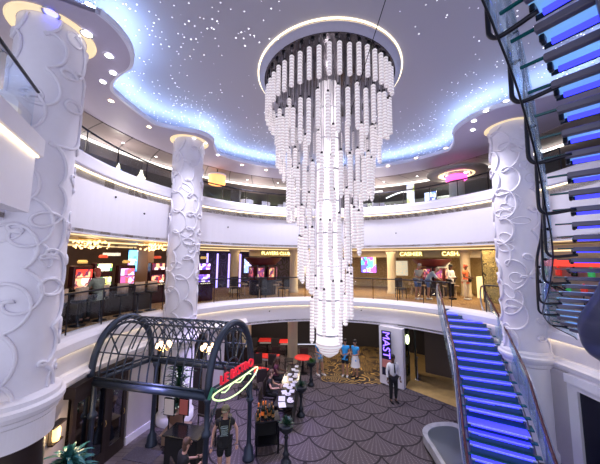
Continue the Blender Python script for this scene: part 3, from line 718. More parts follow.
# balustrade on the far (left) side
def ucurve(dx, dz, k0, k1, n):
    out = []
    for i in range(n + 1):
        k = k0 + (k1 - k0) * i / n; p, t, n_ = unrm(k); out.append(Vector((p.x, p.y, 3.65 + rise * k)) + n_ * dx + Vector((0, 0, dz)) - o1)
    return out
m = MB(); m.tube(ucurve(-.16, .98, 0, 27, 70), .03, 8); m.build('handrail', rail_m, US, True)
m = MB(); m.tube(ucurve(-.12, -.16, 0, 27, 70), .012, 6); m.build('glass_bottom_rail', dark, US, True)
for j in range(9):
    lo, hi = ucurve(-.12, -.15, j * 3 + .1, j * 3 + 2.9, 6), ucurve(-.12, .86, j * 3 + .1, j * 3 + 2.9, 6)
    m = MB(); vs = []
    for a, b in zip(lo, hi): vs += [a, b]
    m.add(vs, [(2 * i, 2 * i + 2, 2 * i + 3, 2 * i + 1) for i in range(6)]); o = m.build('glass_panel', glass_b, US, True)
    md_ = o.modifiers.new('thickness', 'SOLIDIFY'); md_.thickness = .012
for k in (2, 4, 6, 9, 12, 15.5, 18.5, 21.4, 24):
    p, t, n_ = unrm(k); zt_ = 3.65 + rise * k; P = lambda dx, dz, du=0: Vector((p.x, p.y, zt_ + dz)) + n_ * dx + t * du - o1
    pts = [P(-.17, .98), P(-.19, .5), P(-.20, .05), P(-.19, -.06), P(-.14, -.12), P(-.05, -.13), P(.18, -.10)]
    m = MB(); m.tube(spline(pts, 24), .024, 8); m.build('baluster', rail_m, US, True)
    m = MB(); m.ball(P(-.15, .35), .03); m.tube([P(-.19, .35), P(-.10, .35)], .014, 6); m.build('glass_clamp', dark, US, True); m = MB(); m.ball(P(-.15, .7), .03); m.tube([P(-.19, .7), P(-.10, .7)], .014, 6); m.build('glass_clamp', dark, US, True)
# curved steel spine with a rounded foot
sc_ = ucurve(.76, -.16, -1.2, 27, 90); vs = []; m = MB(); hw_, hh = .26, .14
N_ = 16
for i, c in enumerate(sc_):
    k = -1.2 + 28.2 * i / 90; p, t, n_ = unrm(max(.1, k)); e = min(1, (i + .3) / 7); e = math.sqrt(1 - (1 - e) ** 2)
    big = 1 + 1.1 * max(0, 1 - i / 26)
    for q_ in range(N_):
        a = 2 * pi * q_ / N_; cx_, sz_ = math.cos(a), math.sin(a)
        cx_ = math.copysign(abs(cx_) ** .6, cx_); sz_ = math.copysign(abs(sz_) ** .6, sz_)
        vs.append(c + n_ * (hw_ * (1 + .5 * max(0, 1 - i / 26)) * e * cx_) + Vector((0, 0, hh * big * e * sz_ - hh * big * .8)))
fs = [(i * N_ + q_, i * N_ + (q_ + 1) % N_, (i + 1) * N_ + (q_ + 1) % N_, (i + 1) * N_ + q_) for i in range(90) for q_ in range(N_)] + [tuple(range(N_))]
m.add(vs, fs); m.build('spine', mat('blue_grey_lacquer', (.10, .11, .19), .35, .2), US, True)

# ------------------------------------------------------------------ iron canopy with the bistro sign
NL, NR, FR = Vector((-5.32, 7.13, 0)), Vector((-2.08, 6.44, 0)), Vector((-1.38, 7.98, 0)); FL = NL + FR - NR; SP, RISE = 2.36, 1.48
cn = thing('canopy', 'dark blue-grey iron barrel canopy with lattice roof over the bistro entrance', 'canopy', (NR.x, NR.y, 0)); oc = Vector((NR.x, NR.y, 0))
def cp(u, v):                                   # u 0..1 along, v 0..1 across the arch
    a = pi * v; b = NL.lerp(NR, u); c = FL.lerp(FR, u); s_ = (1 - math.cos(a)) / 2
    p = b.lerp(c, s_); return Vector((p.x, p.y, SP + RISE * math.sin(a) ** .85)) - oc
def arch(u, n=28): return [cp(u, i / n) for i in range(n + 1)]
for u, r_ in ((0, .085), (1, .085)):
    m = MB(); m.tube(arch(u), r_, 10); m.tube([p * 1 + Vector((0, 0, -.16 * math.sin(pi * i / 28))) for i, p in enumerate(arch(u))], .035, 6); m.build('end_arch', canopy_m, cn, True)
for k in range(1, 14):
    m = MB(); m.tube(arch(k / 14, 22), .02, 5); m.build('rib', canopy_m, cn, True)
for v in (.14, .26, .38, .5, .62, .74, .86):
    m = MB(); m.tube([cp(i / 12, v) for i in range(13)], .032 if v == .5 else .018, 5); m.build('purlin', canopy_m, cn, True)
for k in range(10):                             # crossed braces over the far half of the roof
    for s_ in (1, -1):
        u0, u1 = (k / 10, (k + 2.2) / 10) if s_ > 0 else ((k + 2.2) / 10, k / 10)
        if max(u0, u1) > 1.02: continue
        m = MB(); m.tube([cp(u0 + (u1 - u0) * i / 10, .5 + .42 * i / 10) for i in range(11)], .016, 5); m.build('lattice_brace', canopy_m, cn, True)
for a, b, nm in ((NL, NR, 'eaves_beam'), (FL, FR, 'eaves_beam'), (NR, FR, 'tie_beam'), (NL, FL, 'tie_beam')):
    m = MB(); z = Vector((0, 0, SP)); m.tube([a + z - oc, b + z - oc], .09 if nm[0] == 'e' else .06, 10); m.tube([a + z - oc + Vector((0, 0, .12)), b + z - oc + Vector((0, 0, .12))], .03, 6); m.build(nm, canopy_m, cn, True)
pst = MB(); pst.lathe([(.17, 0), (.17, .06), (.14, .10), (.12, .30), (.075, .36), (.062, .45), (.06, 1.48), (.09, 1.51), (.11, 1.56), (.09, 1.62), (.06, 1.66), (.058, 2.2), (.09, 2.28), (.10, 2.36)], 16); pst = pst.mesh('post', canopy_m, True)
for p in (NR, FR, FL.lerp(NL, .12) + Vector((.35, 0, 0)), NL + Vector((.12, 0, 0))): put('post', pst, cn, (p.x - oc.x, p.y - oc.y, 0))
for e, u in ((0, 0), (1, 1)):                    # scroll braces and radial bars in the end frames
    b, c = (NL, FL) if not e else (NR, FR); md_ = (b + c) / 2
    ctr = Vector((md_.x, md_.y, SP + .05)) - oc
    for v in ((.2, .35, .5, .65, .8) if e else (.3, .7)):
        m = MB(); p = cp(u, v); m.tube([ctr + (p - ctr) * .38, p], .022, 5); m.build('spoke', canopy_m, cn)
    if not e: continue
    m = MB(); m.tube([ctr + (cp(u, i / 16) - ctr) * .38 for i in range(17)], .025, 6); m.build('inner_arch', canopy_m, cn, True)
    for q0, q1 in ((b, c), (c, b)):
        d = (q1 - q0).normalized(); m = MB(); P0 = q0 - oc
        m.tube([P0 + Vector((0, 0, 1.45)), P0 + d * .12 + Vector((0, 0, 1.75)), P0 + d * .45 + Vector((0, 0, SP - .05))], .022, 6)
        m.tube([P0 + d * (.22 + .09 * math.cos(t * .5)) + Vector((0, 0, 1.93 + .07 * math.sin(t * .5))) for t in range(12)], .014, 5); m.build('scroll_bracket', canopy_m, cn, True)
# sign hung on the end of the canopy
def text(name, body, size, m_, parent=None, M=None, ext=.01, align='CENTER'):
    c = bpy.data.curves.new(name, 'FONT'); c.body = body; c.size = size; c.extrude = ext; c.align_x = align; c.align_y = 'CENTER'; c.materials.append(m_)
    o = bpy.data.objects.new(name, c); COL.objects.link(o); dg = bpy.context.evaluated_depsgraph_get(); me = bpy.data.meshes.new_from_object(o.evaluated_get(dg)); bpy.data.objects.remove(o); me.name = name
    if not me.materials: me.materials.append(m_)
    o = bpy.data.objects.new(name, me); COL.objects.link(o)
    if parent: o.parent = parent
    if M is not None: o.matrix_local = M
    return o
def face(o, p, right, upv=Vector((0, 0, 1))):
    r_ = right.normalized(); n_ = r_.cross(upv).normalized(); M = Matrix((r_, upv, n_)).transposed().to_4x4(); M.translation = p; return M
dv = (FR - NR).normalized(); out = Vector((dv.y, -dv.x, 0))
sg = thing('bistro_sign', 'red LE BISTRO letters above a pale green neon leaf outline on the canopy end', 'sign', (NR.x + out.x * .14, NR.y + out.y * .14, SP))
red_l = mat('red_letter', (.7, .02, .04), .4, emit=.3, ecol=(1, .03, .08))
text('letters', 'LE BISTRO', .30, red_l, sg, face(None, dv * .92 + Vector((0, 0, .27)), dv), .03)
neon = mat('pale_green_neon', (.7, 1, .5), emit=.9, ecol=(.75, 1, .45)); pts = []
for i in range(32):
    t = 2 * pi * i / 32; x = .92 * math.cos(t); z = .17 * math.sin(t) + .14 * (x / .92) ** 2 - .06; pts.append(dv * (.92 + x) + Vector((0, 0, z - .06)))
m = MB(); m.tube(pts, .018, 6, closed=True); m.build('neon_outline', neon, sg)
m = MB(); m.tube([dv * (.3 + .12 * i) + Vector((0, 0, .0 - .05 * math.sin(i * 1.3))) for i in range(11)], .014, 5); m.build('neon_line', neon, sg)
m = MB(); m.tube([dv * -.12 + Vector((0, 0, .02)), dv * -.02 + Vector((0, 0, .22)), dv * .1 + Vector((0, 0, .12))], .04, 6); m.build('green_leaf', mat('green_enamel', (.02, .2, .12), .3), sg)
# clusters of small lamps under the canopy
cr = random.Random(5)
for (x, y, z), lab in (((-3.6, 7.35, 3.1), 'left sparkling lamp cluster under the canopy roof'), ((-2.35, 7.2, 3.1), 'right sparkling lamp cluster under the canopy roof')):
    t = thing('hanging_lamp', lab, 'lamp', (x, y, z), 0, 'lamp clusters under the canopy')
    m = MB(); m.tube([(0, 0, .1), (0, 0, .62)], .015, 5); m.build('stem', canopy_m, t)
    for k in range(5):
        a = 2 * pi * k / 5; m = MB(); m.tube([(0, 0, .05), (.1 * math.cos(a), .1 * math.sin(a), -.02), (.17 * math.cos(a), .17 * math.sin(a), .05)], .01, 5); ar = m.build('arm', gold, t, True)
        m = MB(); m.lathe([(.02, 0), (.05, .05), (.055, .1), (.03, .13), (.005, .135)], 10, (.17 * math.cos(a), .17 * math.sin(a), .05)); m.build('glass_shade', mat('peach_shade', (1, .75, .5), emit=2.6, ecol=(1, .66, .4)), ar, True)
    light('POINT', (x, y, z - .1), 8, WARM, .1)

# ------------------------------------------------------------------ left doors, sconce, plants
def door_leaf(name, deg, wd, lab):
    p = pol(deg, RA - .22); t = thing(name, lab, 'door', (p.x, p.y, 0), R(deg) - pi / 2); t['kind'] = 'structure'
    m = MB()
    for x in (-wd / 2 + .06, wd / 2 - .06): m.box((x, 0, 1.12), (.12, .06, 2.24))
    for z in (.18, 2.16): m.box((0, 0, z), (wd - .24, .06, .2 if z > 1 else .36))
    m.build('frame', wood_d, t)
    m = MB(); m.box((0, 0, 1.21), (wd - .24, .012, 1.7)); m.build('glass_pane', glass_mat('smoked_door_glass', (.25, .25, .32), .22), t)
    m = MB(); m.tube([(wd / 2 - .08, -.04, .98), (wd / 2 - .08, -.07, 1.05), (wd / 2 - .08, -.04, 1.14)], .009, 6); m.build('handle', gold, t)
for d_, lb in ((181, 'dark wooden glazed door behind the broad-leaved plant'), (176.0, 'dark wooden glazed door in the middle of the left entrance'), (170.3, 'dark wooden glazed door next to the white pilaster')): door_leaf('door_1', d_, .62, lb)
m = MB(); m.ring([(RA - .3, 2.24), (RA - .3, 2.5), (RA, 2.5), (RA, 2.24)], 166.5, 184.5); struct(m.build('trim_12', wood_d), 'dark wooden head above the left doors')
# warm-lit room glimpsed behind the doors
m = MB(); m.box((-6.7, 8.3, 1.9), (.05, 2.4, .5)); tag(m.build('back_bar_shelf', mat('amber_backlit', (.7, .4, .12), emit=.9, ecol=(1, .6, .2), noise=.6, scale=6)), 'amber backlit shelf seen through the dark left doors', 'shelf')
sc = thing('wall_sconce', 'small amber wall lantern in a dark frame above the broad-leaved plant', 'lamp', tuple(pol(187.5, RA - .2, 1.55)), R(187.5))
m = MB(); m.box((0, 0, 0), (.10, .30, .04)); m.box((0, 0, .36), (.14, .36, .05)); m.box((.05, 0, .18), (.02, .3, .34)); m.build('frame', wood_d, sc)
m = MB(); m.lathe([(.06, .02), (.075, .1), (.075, .26), (.05, .32)], 12); m.build('shade', mat('amber_shade', (1, .6, .2), emit=1.8, ecol=(1, .62, .25)), sc, True)
light('POINT', tuple(pol(187.5, RA - .5, 1.7)), 9, (1, .7, .4), .08)
m = MB(); g_ = random.Random(9)
for _ in range(16): m.ball((-4.28 + g_.uniform(-.1, .15), 4.35 + g_.uniform(-.3, .3), 1.75 + g_.uniform(-.35, .3)), (g_.uniform(.03, .08), .05, g_.uniform(.03, .1)), 8, 5)
tag(m.build('gold_ornament', mat('gold_painted_glow', (1, .75, .3), .3, .5, emit=.5, ecol=(1, .75, .3))), 'gold filigree ornament with a painted glow in the dark recess below the large column', 'ornament')  # emission puts the recess's warm light into the gold itself
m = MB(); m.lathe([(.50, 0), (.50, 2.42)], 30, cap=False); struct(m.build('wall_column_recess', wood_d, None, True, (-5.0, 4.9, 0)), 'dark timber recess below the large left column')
leaf_m = [mat('leaf_blue_green', (.03, .13, .12), .3, noise=.4), mat('leaf_dark', (.012, .05, .03), .4, noise=.4), mat('leaf_fern', (.05, .16, .04), .5, noise=.4)]
def leaves(n, L, wd, seed, droop=.5, zup=.5, lift=0, rad0=.03):
    rn = random.Random(seed); m = MB()
    for i in range(n):
        a = rn.random() * 2 * pi; el = rn.uniform(.15, 1.35) * zup + .2; l = L * rn.uniform(.65, 1.1); d = Vector((math.cos(a), math.sin(a), 0)); s_ = Vector((-d.y, d.x, 0)); vs = []; N_ = 6; z0 = lift * rn.random()
        for k in range(N_ + 1):
            f_ = k / N_; p = d * (rad0 + l * f_ * math.cos(el)) + Vector((0, 0, z0 + l * f_ * math.sin(el) - droop * l * f_ * f_)); w_ = wd * math.sin(pi * min(.97, .12 + f_ * .86)) 
            vs += [p - s_ * w_, p + Vector((0, 0, -w_ * .35)), p + s_ * w_]
        fs = []
        for k in range(N_): b = k * 3; fs += [(b, b + 1, b + 4, b + 3), (b + 1, b + 2, b + 5, b + 4)]
        m.add(vs, fs)
    return m
def plant(name, lab, loc, pot, leafs, lm, grp=None, potm=None, extra=None):
    t = thing(name, lab, 'plant', loc, 0, grp); m = MB(); m.lathe(pot, 20); m.build('pot', potm or dark, t, True); zt_ = pot[-1][1]
    m = MB(); m.lathe([(.001, 0), (pot[-1][0] * .85, -.01)], 16, (0, 0, zt_ - .03), cap=False); m.build('soil', mat('potting_soil', (.03, .02, .015), .9), t)
    o = leafs.build('foliage', lm, t, True, (0, 0, zt_ - .03)); return t
x, y = onp(68, 456, 1.38)
plant('potted_plant', 'broad-leaved potted plant with glossy blue-green leaves at the bottom left', (x, y, 0), [(.22, 0), (.28, .1), (.34, .85), (.36, .95)], leaves(150, .55, .04, 1, .5, 1.1, .45), leaf_m[0])
ur = thing('plant_pedestal', 'square dark pedestal box under the tan urn behind the canopy', 'pedestal', (-3.75, 8.75, 0)); m = MB(); m.box((0, 0, .14), (.62, .62, .28), ch=.02); m.build('block', mat('tan_stone', (.28, .19, .13), .5), ur); m = MB(); m.box((0, 0, .30), (.7, .7, .05), ch=.01); m.build('cap_slab', mat('tan_stone', (0, 0, 0)), ur)
plant('potted_palm', 'tall bushy palm dotted with white blossoms in a tan urn under the canopy', (-3.75, 8.75, .33), [(.16, 0), (.2, .04), (.12, .1), (.2, .2), (.30, .42), (.30, .5), (.34, .56)], leaves(230, .52, .035, 4, .35, 1.2, 1.3), leaf_m[1], None, mat('terracotta_urn', (.30, .17, .12), .45))
bl = MB()
for _ in range(60):
    a, z = g_.random() * 6.28, g_.uniform(.6, 1.9); r_ = .38 * g_.random() ** .5; bl.ball((-3.75 + r_ * math.cos(a), 8.75 + r_ * math.sin(a), z + .3), .022, 6, 4)
tag(bl.build('blossoms', mat('white_blossom', (.8, .9, .8), .5, emit=.3)), 'small white blossoms and fairy lights scattered through the palm', 'flowers', kind='stuff')
# display cabinet with light strings behind the palm
cb = thing('display_cabinet', 'tall dark display cabinet with strings of tiny yellow lights in the alcove', 'cabinet', tuple(pol(152.5, 6.62, 0)), R(152.5) - pi / 2)
m = MB(); m.box((0, .12, 1.15), (1.5, .06, 2.3)); [m.box((x, 0, 1.15), (.07, .3, 2.3)) for x in (-.72, -.24, .24, .72)]; m.box((0, 0, 2.3), (1.55, .34, .1)); m.box((0, 0, .2), (1.5, .3, .4)); m.build('carcass', wood_d, cb)
for x in (-.48, 0, .48):
    for z in (.8, 1.25, 1.7): m = MB(); m.box((x, 0, z), (.42, .26, .025)); m.build('shelf', wood_d, cb)
    m = MB(); [m.ball((x + .1 * math.sin(k * 2.1), -.14, .5 + k * .12), .02, 6, 4) for k in range(14)]; m.build('light_string', mat('fairy_light', (1, .9, .3), emit=4, ecol=(1, .85, .3), samp=False), cb)
# ------------------------------------------------------------------ host stand and menu boards near the entrance
hs = thing('host_counter', 'low black host counter on the plank floor under the canopy', 'counter', (-3.05, 7.75, 0), R(-12)); m = MB(); m.box((0, 0, .4), (.95, .5, .8), ch=.02); m.build('body', black_f, hs); m = MB(); m.box((0, 0, .825), (1.05, .6, .05), ch=.015); m.build('top', mat('black_gloss', (.01, .01, .012), .15), hs)
for i, (px, py, wd, hh, mm_, lb) in enumerate((((170), 418, .3, .42, mat('paper_cream', (.7, .66, .62), .6), 'cream framed menu board standing behind the host counter'), (177, 414, .26, .40, mat('menu_red', (.45, .12, .10), .6), 'red framed menu board beside the cream one'))):
    x, y = onp(px, 440, .2); t = thing('menu_board', lb, 'menu board', (x + i * .22, y - .15, 0), R(-12))
    m = MB(); m.box((0, -.02, 1.2), (wd, .02, hh)); m.build('sheet', mm_, t); m = MB(); m.box((0, 0, 1.2), (wd + .06, .02, hh + .06)); m.tube([(0, 0, .02), (0, 0, 1.0)], .02, 6); m.lathe([(.16, 0), (.16, .02), (.03, .04)], 14); m.build('frame', dark, t)
rug = MB(); rug.box((-4.35, 8.05, .02), (.9, .5, .015), R(-12)); tag(rug.build('door_mat', mat('patterned_mat', (.10, .09, .13), .9, noise=.8, scale=30)), 'small dark patterned mat on the planks before the tan urn', 'mat')
def chair_mesh():
    m = MB(); 
    for x in (-.19, .19):
        for y in (-.19, .19): m.tube([(x, y, 0), (x * .95, y * .95, .45)], .018, 6)
    b = MB(); b.box((0, 0, .47), (.44, .44, .06), ch=.02)
    k = MB(); k.box((0, .2, .78), (.42, .04, .5), ch=.015)
    return m, b, k
lm_, bm_, km_ = chair_mesh(); bm_ = bm_.mesh('seat', mat('dark_seat', (.03, .02, .02), .6)); km_ = km_.mesh('backrest', mat('dark_seat', (0, 0, 0)))
lg = MB(); lg.tube([(0, 0, 0), (0, 0, .45)], .018, 6); lg = lg.mesh('leg', dark)
def chair(loc, rz, lab, grp=None, name='dining_chair', sm=None):
    t = thing(name, lab, 'chair', loc, rz, grp)
    for x in (-.19, .19):
        for y in (-.19, .19): put('leg', lg, t, (x, y, 0))
    put('seat', bm_, t); put('backrest', km_, t); return t
chair((-2.35, 8.75, 0), R(200), 'dark chair just behind the near canopy post'); chair((-3.0, 9.3, 0), R(160), 'dark chair between the urn and the near canopy post')
# ------------------------------------------------------------------ red-topped tables
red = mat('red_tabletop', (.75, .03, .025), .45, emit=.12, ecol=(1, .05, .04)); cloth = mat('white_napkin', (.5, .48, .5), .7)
def red_table(x, y, wx, wy, rz, lab, rnd=False, grp='rectangular red tables'):
    t = thing('red_table', lab, 'table', (x, y, 0), rz, None if rnd else grp)
    m = MB()
    if rnd: m.lathe([(.40, .72), (.42, .735), (.42, .75), (.40, .765)], 28)
    else: m.box((0, 0, .745), (wx, wy, .04), ch=.01)
    m.build('tabletop', red, t)
    m = MB(); m.tube([(0, 0, .02), (0, 0, .72)], .04, 8); m.lathe([(.22, 0), (.2, .03), (.05, .05)], 14); m.build('pedestal', dark, t)
    if not rnd: m = MB(); m.box((0, -wy / 2 - .012, .68), (wx * .8, .012, .08)); m.build('cloth_edge', cloth, t)
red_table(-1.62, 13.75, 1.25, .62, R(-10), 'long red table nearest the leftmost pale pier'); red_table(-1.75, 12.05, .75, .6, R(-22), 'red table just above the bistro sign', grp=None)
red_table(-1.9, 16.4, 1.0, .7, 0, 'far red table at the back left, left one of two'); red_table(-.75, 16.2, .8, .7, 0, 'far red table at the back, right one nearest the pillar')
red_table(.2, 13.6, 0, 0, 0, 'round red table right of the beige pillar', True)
for i, (x, y, rz, lb) in enumerate(((-1.9, 13.1, 20, 'dark chair before the long red table, left'), (-1.3, 13.0, -10, 'dark chair before the long red table, right'), (-1.2, 14.5, 180, 'dark chair behind the long red table'), (-2.2, 11.3, 0, 'dark chair in front of the red table above the sign'), (-1.45, 11.25, 20, 'dark chair right of the red table above the sign'), (-.5, 14.0, 90, 'dark chair left of the round red table'), (.25, 14.3, 180, 'dark chair behind the round red table'), (-2.6, 15.6, 0, 'dark chair at the far left red table'), (-1.4, 15.6, 0, 'dark chair between the two far red tables'))): chair((x, y, 0), R(rz), lb, 'chairs at the red tables')
rn = random.Random(2)
for i, (x, y) in enumerate(((-1.9, 13.7), (-1.5, 13.65), (-1.8, 12.0), (-1.6, 12.1))):
    m = MB(); m.lathe([(.02, 0), (.045, .03), (.05, .11)], 10, (0, 0, 0), cap=False); tag(m.build('drinking_glass', glass_mat('tumbler', (.9, .9, .9), .3), None, True, (x, y, .768)), ['clear tumbler on the long red table, left', 'clear tumbler on the long red table, right', 'clear tumbler on the red table above the sign, left', 'clear tumbler on the red table above the sign, right'][i], 'glass', 'tumblers on the red tables')
# dark partition with railings at the far left of the red tables
pt_ = thing('partition', 'dark slatted partition at the back left of the red tables', 'partition', (-3.2, 14.2, 0)); m = MB(); m.box((0, 0, .5), (1.2, .08, 1.0)); m.build('panel', wood_d, pt_)
for k in range(7): m = MB(); m.tube([(-.55 + k * .18, 0, 1.0), (-.55 + k * .18, 0, 2.4)], .02, 6); m.build('slat', mat('grey_slat', (.16, .16, .2), .4), pt_)

# ------------------------------------------------------------------ bar cart, bottles, long table, planters
ct = thing('bar_cart', 'black serving table carrying orange-labelled bottles beside the canopy post', 'table', (-.92, 8.35, 0), R(12))
m = MB(); m.box((0, 0, .88), (.72, .52, .05), ch=.01); m.build('top', mat('black_gloss', (0, 0, 0)), ct); m = MB(); m.box((0, 0, .25), (.64, .46, .03)); m.build('shelf', dark, ct)
for x in (-.31, .31):
    for y in (-.21, .21): m = MB(); m.box((x, y, .43), (.05, .05, .86)); m.build('leg', dark, ct)
m = MB(); m.box((.0, .2, .5), (.6, .01, .5)); m.build('back_panel', black_f, ct)
bot = MB(); bot.lathe([(.044, 0), (.047, .02), (.047, .17), (.035, .21), (.017, .25), (.016, .31)], 14); bot_me = bot.mesh('bottle', mat('dark_green_glass', (.01, .02, .012), .08), True)
lab_ = MB(); lab_.lathe([(.0485, .05), (.0485, .13)], 14, cap=False); cap_ = MB(); cap_.lathe([(.018, .245), (.019, .315), (.012, .325)], 12)
omat = mat('orange_label', (.85, .22, .04), .5, emit=.12); gmat = mat('gold_foil', (.55, .28, .1), .35, .6); lab_me = lab_.mesh('label', omat, True); lab2 = lab_.mesh('label', gmat, True); cap_me = cap_.mesh('foil_cap', omat, True); cap2 = cap_.mesh('foil_cap', gmat, True)
spots = [(-1.16, 8.2, 1.25, 1), (-1.04, 8.3, 1.25, 1), (-1.16, 8.09, .9, 0), (-.95, 8.2, 1, 0), (-.86, 8.3, 1.05, 0), (-.98, 8.42, 1.1, 1), (-.8, 8.44, 1, 0), (-.74, 8.25, .95, 0)]
desc = ['tall champagne bottle at the left end of the black serving table', 'tall orange-capped bottle second from left on the serving table', 'short bottle standing before the tall left bottle', 'gold-labelled bottle at the front middle of the serving table', 'gold-labelled bottle right of the front middle one', 'orange-labelled bottle at the back of the serving table', 'bottle at the back right of the serving table', 'bottle at the right end of the serving table']
for (x, y, s_, o_), d_ in zip(spots, desc):
    b = put('bottle', bot_me, None, (x, y, .906)); b.scale = (s_, s_, s_ * 1.1); tag(b, d_, 'bottle', 'bottles on the serving table'); put('label', lab_me if o_ else lab2, b); put('foil_cap', cap_me if o_ else cap2, b)
q0, q1 = Vector((-.50, 9.15, 0)), Vector((-.18, 12.6, 0)); dq = (q1 - q0); Lq = dq.length; aq = math.atan2(dq.y, dq.x) - pi / 2
lt = thing('long_table', 'long narrow black table laid with white menus running towards the pillar', 'table', tuple((q0 + q1) / 2), aq)
m = MB(); m.box((0, 0, .74), (.66, Lq, .04), ch=.008); m.build('tabletop', mat('black_gloss', (0, 0, 0)), lt)
m = MB(); m.box((.28, 0, .37), (.03, Lq - .1, .7)); m.build('front_panel', black_f, lt)
for y in (-Lq / 2 + .1, 0, Lq / 2 - .1): m = MB(); m.box((-.25, y, .37), (.05, .05, .72)); m.build('leg', dark, lt)
def on_table(u, v): p = q0 + dq * u; n_ = Vector((math.cos(aq), math.sin(aq), 0)); return p + n_ * v
for i, (u, v, a, s_) in enumerate(((.03, -.05, 15, 1.25), (.14, -.12, 8, 1.2), (.14, .16, -12, .8), (.27, -.10, 20, 1), (.30, .16, 0, .9), (.42, -.12, -6, 1), (.44, .14, 12, .9), (.57, .0, 5, .9), (.70, -.1, -10, .9), (.72, .15, 8, .8), (.85, .0, 12, .9), (.95, .1, 0, .8))):
    p = on_table(u, v); m = MB(); m.box((0, 0, 0), (.19 * s_, .27 * s_, .006)); o = m.build('menu_card', mat('bright_paper', (.55, .55, .60), .6), None, False, (p.x, p.y, .7645), aq + R(a))
    tag(o, 'white menu card on the long black table, ' + ['nearest the bottles', 'second row left', 'second row right', 'third row left', 'third row right', 'fourth row left', 'fourth row right', 'alone in the middle row', 'sixth row left', 'sixth row right', 'alone in the last but one row', 'farthest, nearest the pillar'][i], 'menu', 'menu cards on the long table')
for i, (u, v) in enumerate(((.09, .2), (.22, .05), (.36, .05), (.5, .2), (.64, .15), (.8, .15))):
    p = on_table(u, v); m = MB(); m.lathe([(.02, 0), (.10, .006), (.115, .018), (.108, .02), (.03, .008)], 18, cap=False)
    tag(m.build('plate', cloth, None, True, (p.x, p.y, .769)), 'white plate on the long black table, ' + ['right of the nearest cards', 'between second and third rows', 'between third and fourth rows', 'right of the fourth row', 'before the sixth row', 'before the farthest cards'][i], 'plate', 'plates on the long table')
for i, u in enumerate((.18, .36, .55, .74, .92)):
    p = on_table(u, -.70); chair((p.x, p.y, 0), aq + pi / 2, 'dark chair left of the long black table, %s' % ['nearest the bottles', 'second from the bottles', 'middle one of five', 'second from the far end', 'at the far end'][i], 'chairs along the long table')
pb = MB(); pb.lathe([(.15, 0), (.15, .05), (.12, .09), (.08, .13), (.075, .2), (.10, .24), (.06, .3), (.045, .36), (.045, .62), (.07, .66), (.05, .72), (.06, .76), (.12, .80), (.19, .88), (.205, .97), (.22, 1.0)], 20)
pbm = pb.mesh('pedestal', mat('planter_iron', (.03, .035, .045), .4, .4), True)
for i, (x, y) in enumerate(((-.33, 7.82), (.09, 10.05), (.55, 12.35))):
    t = thing('planter', ['black urn planter on a post nearest the viewer, beside the serving table', 'black urn planter on a post midway along the long table', 'farthest black urn planter, near the round red table'][i], 'planter', (x, y, 0), 0, 'urn planters beside the long table')
    put('pedestal', pbm, t)
    m = leaves(60, .26, .02, 20 + i, .3, 1.1, .05); m.build('foliage', leaf_m[2] if i == 2 else leaf_m[1], t, True, (0, 0, .97))
# ------------------------------------------------------------------ pier sign, poster, stanchion, dark door
c0 = Vector((mid.x, mid.y, 0)) + nn * .34
sb = thing('vertical_sign', 'tall dark blue sign panel with violet vertical lettering on the pale pier', 'sign', (c0.x - dd.x * .12, c0.y - dd.y * .12, 0), angp)
m = MB(); m.box((0, 0, 1.42), (.42, .05, 1.9)); m.build('panel', mat('deep_navy_panel', (.012, .012, .04), .3), sb)
vm = mat('violet_neon', (.3, .2, 1), emit=2.2, ecol=(.22, .12, 1))
tx = text('letters', 'MAST', .46, vm, sb, Matrix.Translation((0, -.035, 1.78)) @ Matrix.Rotation(R(90), 4, 'X') @ Matrix.Rotation(R(-90), 4, 'Z'), .006)
m = MB(); m.box((.02, -.035, .98), (.42, .02, .34)); m.build('notice', mat('notice_red', (.55, .2, .18), .6), sb)
ps = thing('stanchion', 'slim steel post inside the dark doorway on the ochre carpet', 'post', (5.55, 13.0, 0)); m = MB(); m.lathe([(.14, .012), (.14, .03), (.03, .05), (.022, .06), (.022, .95), (.05, .98), (.05, 1.02)], 14); m.build('pole', steel, ps, True)
def odoor(lab, x, y, rz, wd=.8):
    t = thing('door_2', lab, 'door', (x, y, 0), rz); t['kind'] = 'structure'; m = MB()
    for k in (-wd / 2 + .06, wd / 2 - .06): m.box((k, 0, 1.2), (.12, .05, 2.4))
    for z in (.2, 1.0, 2.33): m.box((0, 0, z), (wd - .24, .05, .14 if z > 1.1 else .3))
    m.build('frame', mat('green_black_lacquer', (.02, .028, .022), .3), t); m = MB(); m.box((0, 0, 1.3), (wd - .24, .012, 2.0)); m.build('glass_pane', glass_mat('dark_leaded_glass', (.3, .3, .28), .2), t)
    m = MB(); m.tube([(.28, -.05, .95), (.28, -.08, 1.1), (.28, -.05, 1.3)], .014, 6); m.build('handle', gold, t)
odoor('open dark glazed door just right of the pale pier', 4.95, 12.65, R(55)); odoor('second dark door folded further inside the entrance', 5.6, 13.3, R(70))
m = MB(); m.box((7.2, 13.7, 1.1), (1.6, .9, 2.2), R(-35)); struct(m.build('wall_inner_block', mat('inner_wall', (.10, .075, .06), .6)), 'dim inner wall beyond the open doorway')
m = MB(); m.ball((0, 0, 0), (.09, .02, .22), 12, 8); tag(m.build('wall_lamp', mat('lamp_yellowgreen', (.9, 1, .6), emit=2.5, ecol=(.85, 1, .5)), None, True, (4.93, 12.5, 1.95)), 'small oval yellow-green lamp glowing at the dark door', 'lamp')
